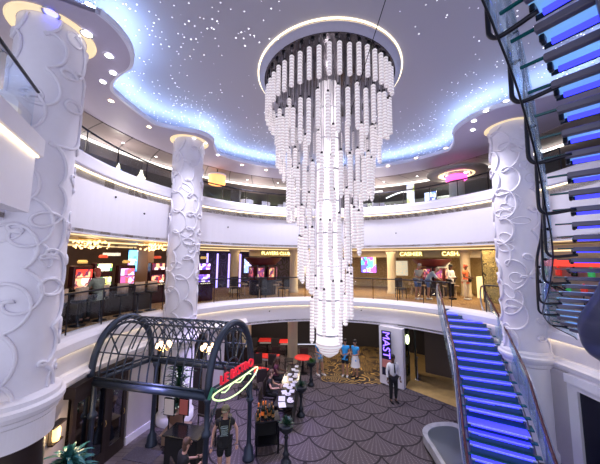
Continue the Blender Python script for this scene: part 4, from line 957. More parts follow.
# right-hand dark window with white frame
def cwin(a0, a1, z0, z1, r_):
    t = thing('window_1', 'large dark glazed opening in a white frame at the lower right', 'window', (CX, CY, 0)); t['kind'] = 'structure'
    m = MB(); m.ring([(r_ + .08, z0), (r_ + .08, z1), (r_ + .12, z1), (r_ + .12, z0)], a0, a1, 5, (0, 0)); m.build('pane', mat('night_blue_glass', (.006, .008, .025), .3), t)
    for a in (a0, a1): m = MB(); m.ring([(r_, z0), (r_, z1), (r_ + .14, z1), (r_ + .14, z0)], a - 1.1, a + 1.1, 2, (0, 0)); m.build('frame_post', white, t)
    m = MB(); m.ring([(r_, z1), (r_, z1 + .14), (r_ + .14, z1 + .14), (r_ + .14, z1)], a0 - 1.1, a1 + 1.1, 6, (0, 0)); m.build('frame_head', white, t)
cwin(-19, 4.2, .1, 2.14, 6.3)

# ------------------------------------------------------------------ middle deck contents
FBZ = 3.58
def face_centre(x, y): return math.atan2(CY - y, CX - x) + pi / 2      # local -y faces the atrium
arc_wall(52, 97, 5.72, 6.17, mat('cream_band', (0, 0, 0)), 'wall_shop_header', 11.6, .25, 'cream shop header band of the middle deck')
gold_let = mat('gold_letter', (1, .9, .5), emit=2.4, ecol=(1, .85, .32))
def wall_sign(lab, a, body, sz, z=5.93):
    p = pol(a, 11.52, z); t = thing('shop_sign', lab, 'sign', tuple(p), R(a) - pi / 2)
    m = MB(); m.box((0, .045, 0), (len(body) * sz * .62, .03, sz * 1.3)); m.build('backing', mat('sign_backing', (.45, .35, .2), .5), t)
    text('letters', body, sz, gold_let, t, Matrix.Rotation(R(90), 4, 'X'), .012)
wall_sign('glowing yellow PLAYERS CLUB letters on the cream header, left of the chandelier', 103.2, 'PLAYERS CLUB', .30)
arc_wall(97, 112, 5.72, 6.17, mat('cream_band', (0, 0, 0)), 'wall_shop_header', 11.6, .25, 'cream header behind the players sign')
wall_sign('glowing yellow lettering on the cream header above the left people', 58.5, 'CASHIER', .34)
wall_sign('glowing yellow lettering half hidden by the pillar right of the woman in orange', 46.5, 'CASHIER', .34)
arc_wall(38, 52, 5.72, 6.17, mat('cream_band', (0, 0, 0)), 'wall_shop_header', 11.6, .25, 'cream header at the right')
rnk = random.Random(4)
def slot_machine(x, y, lab, cols, seed, grp='slot machines at the left', h=1.75, body=(.05, .01, .015)):
    t = thing('slot_machine', lab, 'slot machine', (x, y, FBZ), face_centre(x, y), grp); bm = mat('slot_body_%d' % (seed % 3), body, .25, .3)
    m = MB(); m.box((0, .1, .35), (.66, .55, .7), ch=.02); m.box((0, .22, 1.15), (.66, .3, h - .75), ch=.03); m.box((0, -.08, .75), (.66, .36, .08), ch=.02); m.build('cabinet', bm, t)
    m = MB(); m.box((0, .055, 1.03), (.54, .02, .34)); m.build('screen', screen_mat('slot_screen', cols, 9, 1.5, seed), t)
    m = MB(); m.box((0, .055, h - .38), (.54, .02, .28)); m.build('top_screen', screen_mat('slot_top_screen', cols[::-1], 7, 1.6, seed + 3), t)
    m = MB(); m.lathe([(.14, 0), (.16, .06), (.12, .12)], 18, (0, .2, h - .02)); m.build('topper', mat('topper_%d' % (seed % 2), [(.8, .1, .05), (.9, .6, .2)][seed % 2], .3, emit=.3), t)
    m = MB(); [m.box((-.2 + .1 * k, -.1, .8), (.06, .06, .015)) for k in range(5)]; m.build('buttons', mat('lit_button', (.9, .8, .5), emit=1), t)
RED = [(.7, .04, .03), (.9, .35, .2), (.1, .02, .05), (.9, .7, .6)]; YEL = [(.02, .02, .02), (.9, .8, .2), (.05, .25, .1), (.9, .9, .7)]; VIO_ = [(.3, .12, .7), (.7, .5, .9), (.1, .05, .4), (.8, .7, 1)]; BLU = [(.1, .3, .9), (.8, .9, 1), (.6, .2, .6), (.2, .6, 1)]
slot_machine(-7.75, 9.7, 'red-screened slot machine nearest the large left column', RED, 1); slot_machine(-7.5, 10.35, 'black slot machine with yellow screens, second from the large column', YEL, 2, h=1.95)
slot_machine(-7.05, 11.05, 'slot machine with violet and red screens, left of the blue display', [(.5, .1, .3), (.7, .5, .9), (.8, .1, .1), (.2, .1, .4)], 3); slot_machine(-6.3, 12.0, 'slot machine with silver top just left of the second column', RED, 4, h=1.95)
slot_machine(-4.45, 12.6, 'slot machine with violet screen right of the second column', VIO_, 5, None, 1.95, (.03, .02, .06))
m = MB(); 
for k in range(7): m.lathe([(.05, 0), (.05, .12)], 8, (-.3 + .1 * k, 0, 0))
o = m.build('stripe_topper', mat('zigzag_topper', (.75, .7, .6), .4, emit=.6), None, False, (-7.6, 10.75, FBZ + 2.02)); tag(o, 'cream zigzag light topper on the wall above the yellow slot machine', 'light'); o['kind'] = 'thing'
def display(x, y, z, wd, hh, lab, cols, seed, sc=8):
    t = thing('display_screen', lab, 'screen', (x, y, z), face_centre(x, y)); m = MB(); m.box((0, .03, 0), (wd + .06, .06, hh + .06)); m.tube([(0, .03, hh / 2), (0, .03, hh / 2 + .12)], .02, 6); m.build('housing', dark, t)
    m = MB(); m.box((0, -.008, 0), (wd, .012, hh)); m.build('panel', screen_mat('display_panel', cols, sc, 1.8, seed), t)
display(-7.5, 12.0, 5.4, .42, .95, 'tall blue display screen in the casino left of the tan post', BLU, 11, 5)
m = MB(); m.box((0, 0, 1.27), (.55, .5, 2.54)); struct(m.build('pillar', mat('tan_post', (.42, .25, .16), .5), None, False, (-7.2, 12.4, FBZ)), 'square tan casino post beside the blue display')
display(4.8, 18.6, 5.35, 1.0, 1.35, 'colourful blue violet screen on the wall right of the chandelier', [(.1, .1, .9), (.5, .1, .8), (.1, .7, .9), (.9, .8, .2), (.3, .05, .5)], 21, 5)
display(-3.35, 17.2, 5.1, .45, .9, 'bright violet poster screen left of the game kiosk', [(.6, .5, .9), (.9, .9, 1), (.2, .3, .8)], 31, 6)
for i, a in enumerate((124, 121, 117.5, 114)):
    m = MB(); p = pol(a, 12.6); m.lathe([(.06, .05), (.06, 2.3)], 10); tag(m.build('light_column', mat('violet_tube', (.5, .4, 1), emit=1.6, ecol=(.45, .35, 1)), None, True, (p.x, p.y, FBZ)), 'slim violet light column in the dark lounge, %s of four' % ['leftmost', 'second', 'third', 'rightmost'][i], 'light', 'violet light columns')
# curved gaming bar along the left rail with stools
gb = thing('gaming_bar', 'dark curved bar counter behind the left railing of the middle deck', 'bar', (CX, CY, FBZ)); m = MB(); m.ring([(7.75, 0), (7.75, .95), (8.2, .95), (8.2, 0)], 152, 181, 14, (0, 0)); m.build('counter_body', wood_d, gb)
m = MB(); m.ring([(7.62, .95), (7.62, 1.01), (8.32, 1.01), (8.32, .95)], 151.5, 181.5, 14, (0, 0)); m.build('counter_top', mat('black_gloss', (0, 0, 0)), gb)
sb_, sk_ = MB(), MB(); sb_.lathe([(.2, 0), (.2, .02), (.03, .05), (.03, .62), (.19, .66), (.2, .72), (.01, .73)], 16); sb_ = sb_.mesh('stool_base', dark, True)
for i in range(9): a = R(-60 + 15 * i - 90) ; sk_.box((.17 * math.cos(R(200 + 17.5 * i)), .17 * math.sin(R(200 + 17.5 * i)), .92), (.07, .035, .34), R(200 + 17.5 * i) + pi / 2)
sk_ = sk_.mesh('backrest', mat('beige_leather', (.42, .30, .22), .5), True)
for i, a in enumerate((179, 174, 168.5, 163, 158, 154)):
    p = pol(a, 7.35); t = thing('bar_stool', 'beige round-backed bar stool at the dark curved bar, ' + ['nearest the large column', 'second from the large column', 'third from the large column', 'third from the second column', 'second from the second column', 'nearest the second column'][i], 'stool', (p.x, p.y, FBZ), R(a) + pi / 2 + pi, 'stools along the curved bar'); put('base', sb_, t); put('backrest', sk_, t)
# crystal ceiling lamps
for i, (x, y) in enumerate(((-7.0, 8.9), (-5.75, 10.4))):
    t = thing('crystal_ceiling_lamp', 'flat sparkling gold crystal ceiling lamp above the casino, ' + ('near the large column' if not i else 'near the second column'), 'lamp', (x, y, 5.92), 0, 'crystal ceiling lamps'); m = MB(); m.lathe([(.35, .18), (.35, .24)], 20); m.build('plate', gold, t)
    m = MB(); [m.ball((rnk.uniform(-.5, .5), rnk.uniform(-.3, .3), rnk.uniform(-.1, .15)), rnk.uniform(.02, .04), 6, 4) for _ in range(60)]; m.build('crystals', mat('amber_crystal', (1, .7, .35), .2, emit=2.2, ecol=(1, .62, .25), samp=False), t)['kind'] = 'stuff'
    light('POINT', (x, y, 5.75), 18, (1, .7, .4), .1)
# game kiosks with flared red canopies
def kiosk(x, y, lab):
    t = thing('game_kiosk', lab, 'game kiosk', (x, y, FBZ)); m = MB(); m.lathe([(.75, 0), (.75, .7), (.62, .8), (.35, 1.0), (.3, 1.75)], 24); m.build('core', mat('kiosk_black', (.02, .015, .03), .3), t)
    m = MB(); m.lathe([(.72, 1.62), (.78, 1.70), (1.05, 1.98), (1.05, 2.04), (.2, 2.06)], 24); m.build('canopy_top', mat('kiosk_red', (.09, .012, .02), .35), t, True)
    for k in range(8):
        a = 2 * pi * k / 8; c, s_ = math.cos(a), math.sin(a); m = MB(); m.box((.72 * c, .72 * s_, 1.18), (.12, .44, .72), a); h_ = m.build('machine', mat('machine_shell', (.12, .02, .03), .3), t)
        m = MB(); m.box((.79 * c, .79 * s_, 1.22), (.012, .34, .5), a); m.build('screen', screen_mat('kiosk_screen', [(.08, .02, .06), (.5, .1, .12), (.75, .5, .25), (.2, .05, .2)], 11, .8, k), h_)
        m = MB(); m.lathe([(.16, .55), (.18, .62), (.01, .63)], 12, (1.2 * c, 1.2 * s_, 0)); m.lathe([(.13, 0), (.03, .03), (.03, .55)], 10, (1.2 * c, 1.2 * s_, 0)); m.build('seat', mat('beige_leather', (0, 0, 0)), t, True)
kiosk(-2.1, 15.3, 'round game kiosk with flared dark red top left of the chandelier'); kiosk(7.7, 15.6, 'round game kiosk with flared dark red top behind the people at the right')
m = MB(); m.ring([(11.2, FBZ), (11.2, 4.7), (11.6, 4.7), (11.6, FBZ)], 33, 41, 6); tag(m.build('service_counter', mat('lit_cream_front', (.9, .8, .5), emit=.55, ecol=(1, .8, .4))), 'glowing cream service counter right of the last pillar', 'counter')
gp = thing('pattern_screen', 'tall gold patterned screen panel near the right-hand column', 'panel', (9.0, 12.6, FBZ), face_centre(9, 12.6)); m = MB(); m.box((0, 0, 1.25), (.62, .05, 2.5)); m.build('panel', mosaic('gold_black_pattern', (.04, .03, .01), (.95, .7, .25), 7, .3), gp); m = MB(); [m.box((x, -.01, 1.25), (.04, .09, 2.54)) for x in (-.33, .33)]; m.build('frame', wood_d, gp)
for i, (a, lb) in enumerate(((93, 'pale wall art left of the second beige pillar'), (62, 'pale blue wall art behind the game kiosk at the right'), (50, 'cream wall art right of the right-hand kiosk'))):
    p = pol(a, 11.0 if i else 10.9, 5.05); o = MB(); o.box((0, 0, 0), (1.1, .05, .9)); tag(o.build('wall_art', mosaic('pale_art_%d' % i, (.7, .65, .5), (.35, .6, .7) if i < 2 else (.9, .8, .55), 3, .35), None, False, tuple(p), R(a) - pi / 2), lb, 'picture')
for i, (x, y, rz) in enumerate(((5.3, 14.1, 10), (7.15, 14.1, 200), (-3.3, 13.8, 30), (-.8, 13.8, -30), (-1.9, 13.6, 0))):
    chair((x, y, FBZ), R(rz), 'dark chair on the bronze carpet, ' + ['left of the leaning people', 'behind the leaning people', 'left of the left-hand kiosk', 'right of the left-hand kiosk', 'before the left-hand kiosk'][i], 'chairs on the middle deck')
# bright shop shelf seen through the upper stair
sh = thing('shop_shelf', 'shop display shelf with red front glimpsed through the upper glass stair', 'shelf', (8.75, 8.3, FBZ), face_centre(8.75, 8.3))
m = MB(); m.box((0, .15, 1.25), (3.0, .06, 2.5)); [m.box((0, 0, z), (3.0, .3, .04)) for z in (.9, 1.45, 2.0)]; m.build('unit', mat('shelf_white', (.5, .42, .4), .5), sh); m = MB(); m.box((0, -.16, 1.9), (3.0, .02, .22)); m.build('red_band', mat('red_band', (.9, .06, .04), emit=.8), sh); m = MB(); m.box((0, -.1, 2.3), (2.9, .05, .05)); m.build('light', warm_led2, sh)
rz_ = face_centre(8.75, 8.3)
for i in range(12):
    z = (.93, 1.48)[i % 2]; l = -1.3 + .22 * i; p = Vector((8.75, 8.3, FBZ + z)) + Vector((math.cos(rz_), math.sin(rz_), 0)) * l
    o = put('bottle', bot_me if i % 3 == 2 else None or bot_me.copy(), None, tuple(p)); o.scale = (1.7, 1.7, 1.1); 
    if i % 3 != 2: o.data.materials[0] = mat('red_goods', (.85, .05, .04), .3, emit=.2) if i % 3 == 0 else mat('green_goods', (.05, .6, .15), .3, emit=.2)
    tag(o, ['red', 'green', 'dark'][i % 3] + ' bottle on the %s shelf of the shop display behind the glass stair' % ('lower' if i % 2 == 0 else 'upper'), 'bottle', 'bottles on the shop display shelf, %s %s' % (['red', 'green', 'dark'][i % 3], 'lower' if i % 2 == 0 else 'upper'))

# ------------------------------------------------------------------ upper deck contents
FCZ = 7.8
t = thing('drum_pendant', 'orange drum pendant lamp with cream rim on the upper deck', 'lamp', (-4.15, 12.85, 9.45)); m = MB(); m.lathe([(.40, -.24), (.41, -.2), (.41, .16), (.40, .2)], 28, cap=False); m.build('drum_shade', mat('orange_shade', (1, .55, .2), emit=.9, ecol=(1, .5, .18)), t, True)
m = MB(); m.lathe([(.42, .17), (.43, .19), (.43, .24), (.40, .25)], 28, cap=False); m.build('top_ring', white, t, True); m = MB(); m.tube([(0, 0, .2), (0, 0, .52)], .02, 6); m.build('stem', dark, t)
m = MB(); m.box((0, 0, .82), (.5, .4, 1.66)); struct(m.build('pillar', mat('dark_pier', (.05, .045, .045), .5), None, False, (-3.72, 15.0, FCZ)), 'dark square pier on the upper deck near the drum lamp')
lampm = MB(); lampm.lathe([(.05, .34), (.06, .25), (.10, .12), (.17, .03), (.18, 0)], 18, cap=False); lampm = lampm.mesh('shade', mat('milk_glass', (.9, .85, .7), .3, emit=.9, ecol=(1, .9, .7)), True); stm = MB(); stm.tube([(0, 0, .34), (0, 0, .7)], .012, 5); stm = stm.mesh('stem', dark)
for i, (x, y) in enumerate(((-7.5, 9.0), (-7.1, 10.0), (-6.55, 10.6))):
    t = thing('pendant_lamp', 'milk-glass cone pendant behind the upper left railing, ' + ['nearest the large column', 'middle one of three', 'nearest the second column'][i], 'lamp', (x, y, 8.78), 0, 'cone pendants on the upper deck'); put('shade', lampm, t); put('stem', stm, t)
for i, (a, r_) in enumerate(((171, 8.0), (164.5, 8.0))):
    p = pol(a, r_, 8.3); o = MB(); o.box((0, 0, .2), (.75, .04, .5)); tag(o.build('divider_panel', mat('blue_lit_glass', (.25, .38, .8), .2, emit=.35), None, False, tuple(p), R(a) - pi / 2), 'bluish glass divider panel between the cone pendants, %s one' % ('left' if not i else 'right'), 'panel')
p = pol(180, 7.6, 9.75); m = MB(); m.ring([(.5, -.2), (.5, .2), (.55, .2), (.55, -.2)], 60, 120, 8, (0, 0)); tag(m.build('glass_valance', mat('pale_blue_glass', (.5, .65, .9), .15, emit=.25), None, True, tuple(p), R(90)), 'curved pale blue glass valance under the bronze ceiling beside the large column', 'panel')
# white seats and buffet lights
wc = MB(); wc.lathe([(.30, .0), (.32, .35), (.36, .8), (.33, .82)], 18, cap=False, a0=20, a1=200); wc.lathe([(.01, .4), (.28, .4), (.3, .34)], 16, cap=False); wc = wc.mesh('shell', white, True)
for i, (x, y) in enumerate(((-2.85, 13.8), (-2.0, 14.3), (-1.1, 14.4), (3.3, 14.2), (4.2, 13.9))):
    t = thing('tub_chair', 'white rounded tub chair on the upper deck, ' + ['left of the pair nearest the chandelier', 'left one of the pair nearest the chandelier', 'right one of the pair nearest the chandelier', 'left one right of the chandelier', 'right one right of the chandelier'][i], 'chair', (x, y, FCZ), R(200 + 40 * i), 'white tub chairs'); put('shell', wc, t)
    for k in range(4): q = MB(); q.tube([(.2 * math.cos(k * pi / 2 + .7), .2 * math.sin(k * pi / 2 + .7), 0), (.2 * math.cos(k * pi / 2 + .7), .2 * math.sin(k * pi / 2 + .7), .36)], .015, 5); q.build('leg', dark, t)
for i, (a, r_, wd) in enumerate(((128, 12.5, 1.2), (120, 12.8, 1.5), (112, 12.6, 1.3), (104, 12.8, 1.3), (98, 12.7, 1.0))):
    p = pol(a, r_, 8.0); t = thing('buffet_counter', 'lit buffet counter on the upper deck, ' + ['farthest left of five', 'second from the left', 'middle one', 'second from the right', 'rightmost, nearest the chandelier'][i], 'counter', tuple(pol(a, r_, FCZ)), R(a) - pi / 2, 'buffet counters')
    m = MB(); m.box((0, 0, .45), (wd, .7, .9)); m.build('body', mat('olive_laminate', (.16, .15, .08), .4), t); m = MB(); m.box((0, .1, 1.5), (wd, .5, .08)); m.build('hood', dark, t); m = MB(); m.box((0, 0, 1.43), (wd * .9, .2, .03)); m.build('heat_lamp', mat('buffet_lamp', (.95, 1, .5), emit=3, ecol=(.95, 1, .5)), t)
    m = MB(); [m.box((x, 0, 1.2), (.03, .03, .55)) for x in (-wd / 2 + .05, wd / 2 - .05)]; m.build('supports', steel, t)
# pink-lit round column with ceiling rings
t = thing('feature_column', 'round column with pink light band and stepped ceiling rings on the upper deck', 'column', (6.95, 11.5, FCZ)); m = MB(); m.lathe([(.30, 0), (.30, 1.66)], 24, cap=False); m.build('shaft', mat('sage_column', (.42, .46, .42), .5), t, True)
m = MB(); m.lathe([(.34, 1.25), (.42, 1.3), (.42, 1.48), (.36, 1.5)], 24, cap=False); m.build('pink_band', mat('pink_neon', (1, .15, .6), emit=2.2, ecol=(1, .08, .5)), t, True)
m = MB(); m.lathe([(.5, 1.62), (.55, 1.55), (1.15, 1.55), (1.2, 1.62), (1.2, 1.66)], 36, cap=False); m.build('ring_plate', mat('taupe_plate', (.25, .22, .2), .4), t, True); m = MB(); m.lathe([(.62, 1.54), (.72, 1.54)], 36, cap=False); m.lathe([(.50, 1.52), (.54, 1.50)], 36, cap=False); m.build('ring_light', warm_led2, t)
for i, (x, y, wd, lab, c) in enumerate(((5.35, 12.6, .35, 'white roll-up banner with coloured print right of the chandelier', [(.9, .9, .92), (.9, .9, .92), (.85, .85, .9), (.7, .8, .3), (.3, .4, .8)]), )):
    b = thing('banner', lab, 'banner', (x, y, FCZ), face_centre(x, y)); m = MB(); m.box((0, 0, .75), (wd, .02, 1.35)); m.build('sheet', screen_mat('banner_print', c, 5, .5, 3), b); m = MB(); m.box((0, 0, .05), (wd + .05, .14, .08)); m.build('base', steel, b)
display(6.3, 12.6, 8.6, .5, .45, 'small blue screen left of the pink-lit column', [(.1, .12, .3), (.2, .3, .8), (.6, .7, .9)], 41)
for i, (x0, x1) in enumerate(((2.9, 4.5), (4.7, 5.9))):
    m = MB(); m.tube([(x0 + (x1 - x0) * k / 12, 14.2, 8.9 + .38 * math.sin(pi * k / 24)) for k in range(13)], .035, 6); tag(m.build('arc_light', white_led if 0 else mat('arc_white', (1, 1, 1), emit=1.6), None, True), 'curved white light line on the upper deck, ' + ('nearest the chandelier' if not i else 'nearer the pink-lit column'), 'light', 'curved light lines')
m = MB(); m.ring([(10.5, FCZ), (10.5, 9.2), (10.6, 9.2), (10.6, FCZ)], 44, 74, 12); struct(m.build('wall_screen', mat('sage_wall', (.20, .22, .19), .45)), 'sage partition wall on the upper deck')
for i in range(6):
    m = MB(); p = pol(70 - i * 1.6, 10.4); m.box((0, 0, .62), (.05, .05, 1.2)); tag(m.build('slat_post', white, None, False, (p.x, p.y, FCZ), 0), 'white vertical slat behind the upper railing right of the chandelier', 'slat', 'white slats on the upper deck')

# ------------------------------------------------------------------ people
def skin_build(joints, edges, root, sub=1):
    me = bpy.data.meshes.new('tmp'); me.from_pydata([j[:3] for j in joints], edges, []); ob = bpy.data.objects.new('tmp', me); COL.objects.link(ob)
    ob.modifiers.new('s', 'SKIN'); sd = ob.modifiers.new('b', 'SUBSURF'); sd.levels = sub
    if not me.skin_vertices:
        import bmesh; b = bmesh.new(); b.from_mesh(me); b.verts.layers.skin.verify(); b.to_mesh(me); b.free()
    for i, j in enumerate(joints): r_ = j[3]; me.skin_vertices[0].data[i].radius = r_ if isinstance(r_, tuple) else (r_, r_)
    me.skin_vertices[0].data[root].use_root = True
    dg = bpy.context.evaluated_depsgraph_get(); dg.update(); e = ob.evaluated_get(dg); m2 = e.to_mesh()
    out = MB(); out.v = [tuple(v.co) for v in m2.vertices]; out.f = [tuple(p.vertices) for p in m2.polygons]; e.to_mesh_clear(); bpy.data.objects.remove(ob); bpy.data.meshes.remove(me); return out
def person(lab, loc, rz, skin, hair, shirt, lower, shoes, pose=None, female=False, sleeves=.5, shorts=False, skirt=False, cap_c=None, group=None, scale=1.0, hairlen=0, tuck=False):
    P = dict(pel=(0, 0, .93), sp=(0, 0, 1.10), ch=(0, 0, 1.28), nk=(0, -.005, 1.45), hd0=(0, -.02, 1.53), hd1=(0, -.03, 1.62), hd2=(0, -.02, 1.69),
             sL=(.17, 0, 1.38), eL=(.235, .02, 1.12), wL=(.25, -.06, .89), pL=(.25, -.085, .82), sR=(-.17, 0, 1.38), eR=(-.235, .02, 1.12), wR=(-.25, -.06, .89), pR=(-.25, -.085, .82),
             hL=(.09, 0, .88), kL=(.10, -.02, .49), aL=(.10, .02, .09), tL=(.11, -.13, .04), hR=(-.09, 0, .88), kR=(-.10, -.02, .49), aR=(-.10, .02, .09), tR=(-.11, -.13, .04))
    P.update(pose or {}); f_ = .9 if female else 1
    rad_ = dict(pel=.10, sp=.085 * f_, ch=(.12 * f_, .075), nk=.052, hd0=.062, hd1=(.078, .092), hd2=(.072, .085), sL=.045, eL=.04, wL=.027, pL=(.032, .02), sR=.045, eR=.04, wR=.027, pR=(.032, .02), hL=.075, kL=.056, aL=.038, tL=.035, hR=.075, kR=.058, aR=.038, tR=.035)
    names = list(rad_); ix = {n: i for i, n in enumerate(names)}; E_ = [('pel', 'sp'), ('sp', 'ch'), ('ch', 'nk'), ('nk', 'hd0'), ('hd0', 'hd1'), ('hd1', 'hd2')]
    for s_ in 'LR': E_ += [('ch', 's' + s_), ('s' + s_, 'e' + s_), ('e' + s_, 'w' + s_), ('w' + s_, 'p' + s_), ('pel', 'h' + s_), ('h' + s_, 'k' + s_), ('k' + s_, 'a' + s_), ('a' + s_, 't' + s_)]
    body = skin_build([P[n] + (rad_[n],) for n in names], [(ix[a], ix[b]) for a, b in E_], 0)
    H = Vector(P['hd1']); 
    body.ball(H + Vector((0, -.098, -.005)), (.014, .022, .024), 6, 5)                     # nose
    for s_ in (1, -1): body.ball(H + Vector((.082 * s_, .005, -.005)), (.012, .022, .032), 6, 5)
    for s_ in 'LR':                                                                        # fingers and thumb
        w_, p_ = Vector(P['w' + s_]), Vector(P['p' + s_]); d = (p_ - w_).normalized(); sd = d.cross(Vector((0, 1, 0)))
        if sd.length < .2: sd = Vector((1, 0, 0))
        sd.normalize(); pn = d.cross(sd)
        for k, l in enumerate((.065, .078, .072, .055)):
            o = p_ + d * .02 + sd * (-.024 + .016 * k); body.tube([o, o + d * l * .5, o + d * l * .85 + pn * .02, o + d * l + pn * .045], [.0085, .008, .0075, .006], 5)
        o = w_ + d * .035 - sd * .025; body.tube([o, o + d * .035 - sd * .02, o + d * .065 - sd * .018], [.011, .009, .007], 5)
    t = body.build('person', skin, None, True, loc, rz); tag(t, lab, 'person', group); t.scale = (scale,) * 3
    def part(nm, m, mt, sm=True): return m.build(nm, mt, t, sm)
    g = .016
    J = [P['pel'] + (.14,), P['sp'] + (.13 * f_,), P['ch'] + ((.168 * f_, .13),), (P['nk'][0], P['nk'][1], P['nk'][2] - .03, .065)]; Ed = [(0, 1), (1, 2), (2, 3)]
    for s_ in 'LR':
        s0, e0, w0 = Vector(P['s' + s_]), Vector(P['e' + s_]), Vector(P['w' + s_]); n = len(J); J.append((*s0, .075)); Ed.append((2, n))
        if sleeves > 1: J.append((*e0, .054)); Ed.append((n, n + 1)); q = e0.lerp(w0, sleeves - 1); J.append((*q, .04)); Ed.append((n + 1, n + 2))
        else: q = s0.lerp(e0, max(.3, sleeves)); J.append((*q, .062)); Ed.append((n, n + 1))
    if not tuck: p_ = Vector(P['pel']); J.append((p_.x, p_.y, p_.z - .08, .145)); Ed.append((0, len(J) - 1))
    part('shirt', skin_build(J, Ed, 0), shirt)
    if skirt:
        p_ = Vector(P['pel']); m = MB(); m.lathe([(.125, .10), (.15, 0), (.2, -.3), (.23, -.42)], 20, tuple(p_), cap=False); part('skirt', m, lower)
    else:
        J = [P['pel'] + (.138,)]; Ed = []
        for s_ in 'LR':
            n = len(J); k_, a_2 = Vector(P['k' + s_]), Vector(P['a' + s_]); J.append(P['h' + s_] + (.105,)); Ed.append((0, n))
            if shorts: q = Vector(P['h' + s_]).lerp(k_, .82); J.append((*q, .092)); Ed.append((n, n + 1))
            else: J.append((*k_, .078)); J.append((*a_2.lerp(k_, .05), .06)); Ed += [(n, n + 1), (n + 1, n + 2)]
        part('shorts' if shorts else 'trousers', skin_build(J, Ed, 0), lower)
    for s_ in 'LR':
        a_2, t_2 = Vector(P['a' + s_]), Vector(P['t' + s_]); m = MB(); dv_ = (t_2 - a_2); dv_.z = 0; dv_.normalize(); m.tube([a_2 - dv_ * .06 + Vector((0, 0, -.045)), a_2 + Vector((0, 0, -.03)), t_2, t_2 + dv_ * .05], [.035, .047, .042, .026], 8); part('shoe', m, shoes)
    m = MB(); nu = 14
    m.lathe([(.080, -.01), (.092, .03), (.088, .08), (.06, .115), (.02, .13), (.001, .132)], nu, (H.x, H.y + .012, H.z + .005), cap=False)
    m.ball((H.x, H.y + .055, H.z - .03 - hairlen / 2), (.075, .055, .08 + hairlen), 12, 8); part('hair', m, hair)
    for s_ in (1, -1): m = MB(); m.ball((H.x + s_ * .03, H.y - .082, H.z + .018), (.012, .008, .008), 8, 5); part('eye', m, mat('eye_dark', (.03, .02, .02), .2))
    m = MB(); m.ball((H.x, H.y - .088, H.z - .05), (.024, .008, .006), 8, 4); part('mouth', m, mat('lip', (.35, .12, .10), .5))
    if cap_c:
        m = MB(); m.lathe([(.088, .04), (.1, .045), (.098, .09), (.07, .135), (.01, .15)], 16, (H.x, H.y + .005, H.z), cap=False); m.prism([(-.07, -.08), (.07, -.08), (.055, -.16), (0, -.19), (-.055, -.16)], .045, .058, Matrix.Translation((H.x, H.y, H.z))); part('cap', m, cap_c)
    return t
sk_l = mat('skin_light', (.60, .34, .26), .55); sk_d = mat('skin_dark', (.13, .06, .04), .5); sk_t = mat('skin_tan', (.42, .22, .15), .55)
hr_b = mat('hair_black', (.01, .008, .008), .6); hr_n = mat('hair_brown', (.09, .045, .03), .6); hr_g = mat('hair_grey', (.35, .33, .32), .6); hr_r = mat('hair_red', (.5, .09, .05), .6)
wsh = mat('white_shirt', (.82, .82, .88), .7); bsh = mat('blue_tshirt', (.03, .32, .75), .8); bk = mat('black_cloth', (.010, .010, .013), .85); kh = mat('khaki_shorts', (.42, .36, .30), .8); wht = mat('white_cloth', (.8, .78, .8), .8)
dn = mat('denim_blue', (.10, .17, .38), .8); org = mat('orange_top', (.8, .16, .06), .7); gry = mat('grey_cloth', (.35, .38, .40), .8); shw = mat('white_shoe', (.75, .75, .78), .6)
# man in black t-shirt
mn = person('man in black printed t-shirt, olive cap and black shorts walking under the canopy', (-1.86, 7.22, 0), R(8), sk_l, hr_n, bk, bk, bk, dict(eR=(-.27, .03, 1.13), wR=(-.30, -.04, .90), pR=(-.30, -.07, .82), eL=(.28, .05, 1.14), wL=(.30, 0, .90), pL=(.30, -.02, .82), kL=(.11, -.09, .5), aL=(.11, -.06, .09), tL=(.12, -.2, .04), aR=(-.11, .12, .1), tR=(-.12, -.02, .04), hd1=(0, -.055, 1.62), hd2=(0, -.06, 1.69)), shorts=True, cap_c=mat('olive_cap', (.14, .13, .08), .8), scale=1.03)
m = MB(); pr_ = random.Random(6)
for k in range(9): m.tube([(-.08 + pr_.uniform(-.02, .02), -.152, 1.33 - k * .027), (0, -.168, 1.335 - k * .027 + pr_.uniform(-.01, .01)), (.08 + pr_.uniform(-.02, .02), -.152, 1.33 - k * .027)], .006, 4)
m.build('shirt_print', mat('pale_print', (.32, .42, .42), .8), mn)
m = MB(); m.tube([(.10, -.13, 1.18), (.115, -.13, 1.32), (.12, -.03, 1.455), (.115, .12, 1.38)], .011, 6); m.tube([(-.10, -.10, 1.18), (-.115, -.11, 1.32), (-.12, -.03, 1.43), (-.115, .12, 1.38)], .008, 6); m.box((0, .2, 1.22), (.28, .14, .42), ch=.04); m.build('backpack', mat('backpack_khaki', (.12, .11, .06), .8), mn)
# waiter
wt = person('waiter in white shirt, black tie and black trousers standing by the pale pier', (3.72, 11.0, 0), R(8), sk_d, hr_b, wsh, bk, bk, dict(eL=(.25, .03, 1.13), wL=(.27, -.04, .9), pL=(.27, -.06, .82)), sleeves=1.9, tuck=True, scale=1.03)
m = MB(); m.prism([(-.014, 0), (.014, 0), (.03, -.28), (0, -.33), (-.03, -.28)], -.006, .006, Matrix.Translation((0, -.143, 1.42)) @ Matrix.Rotation(R(86), 4, 'X')); m.build('tie', bk, wt)
hold = dict(eL=(.22, -.02, 1.12), wL=(.12, -.22, 1.08), pL=(.06, -.26, 1.09), eR=(-.22, -.02, 1.12), wR=(-.12, -.22, 1.05), pR=(-.05, -.25, 1.05))
person('man in blue t-shirt and khaki shorts on the gold carpet left of the chandelier tip', (.98, 13.45, 0), R(35), sk_t, hr_b, bsh, kh, shw, dict(hold, kL=(.12, -.1, .5), aL=(.14, -.12, .09), tL=(.15, -.27, .04)), shorts=True)
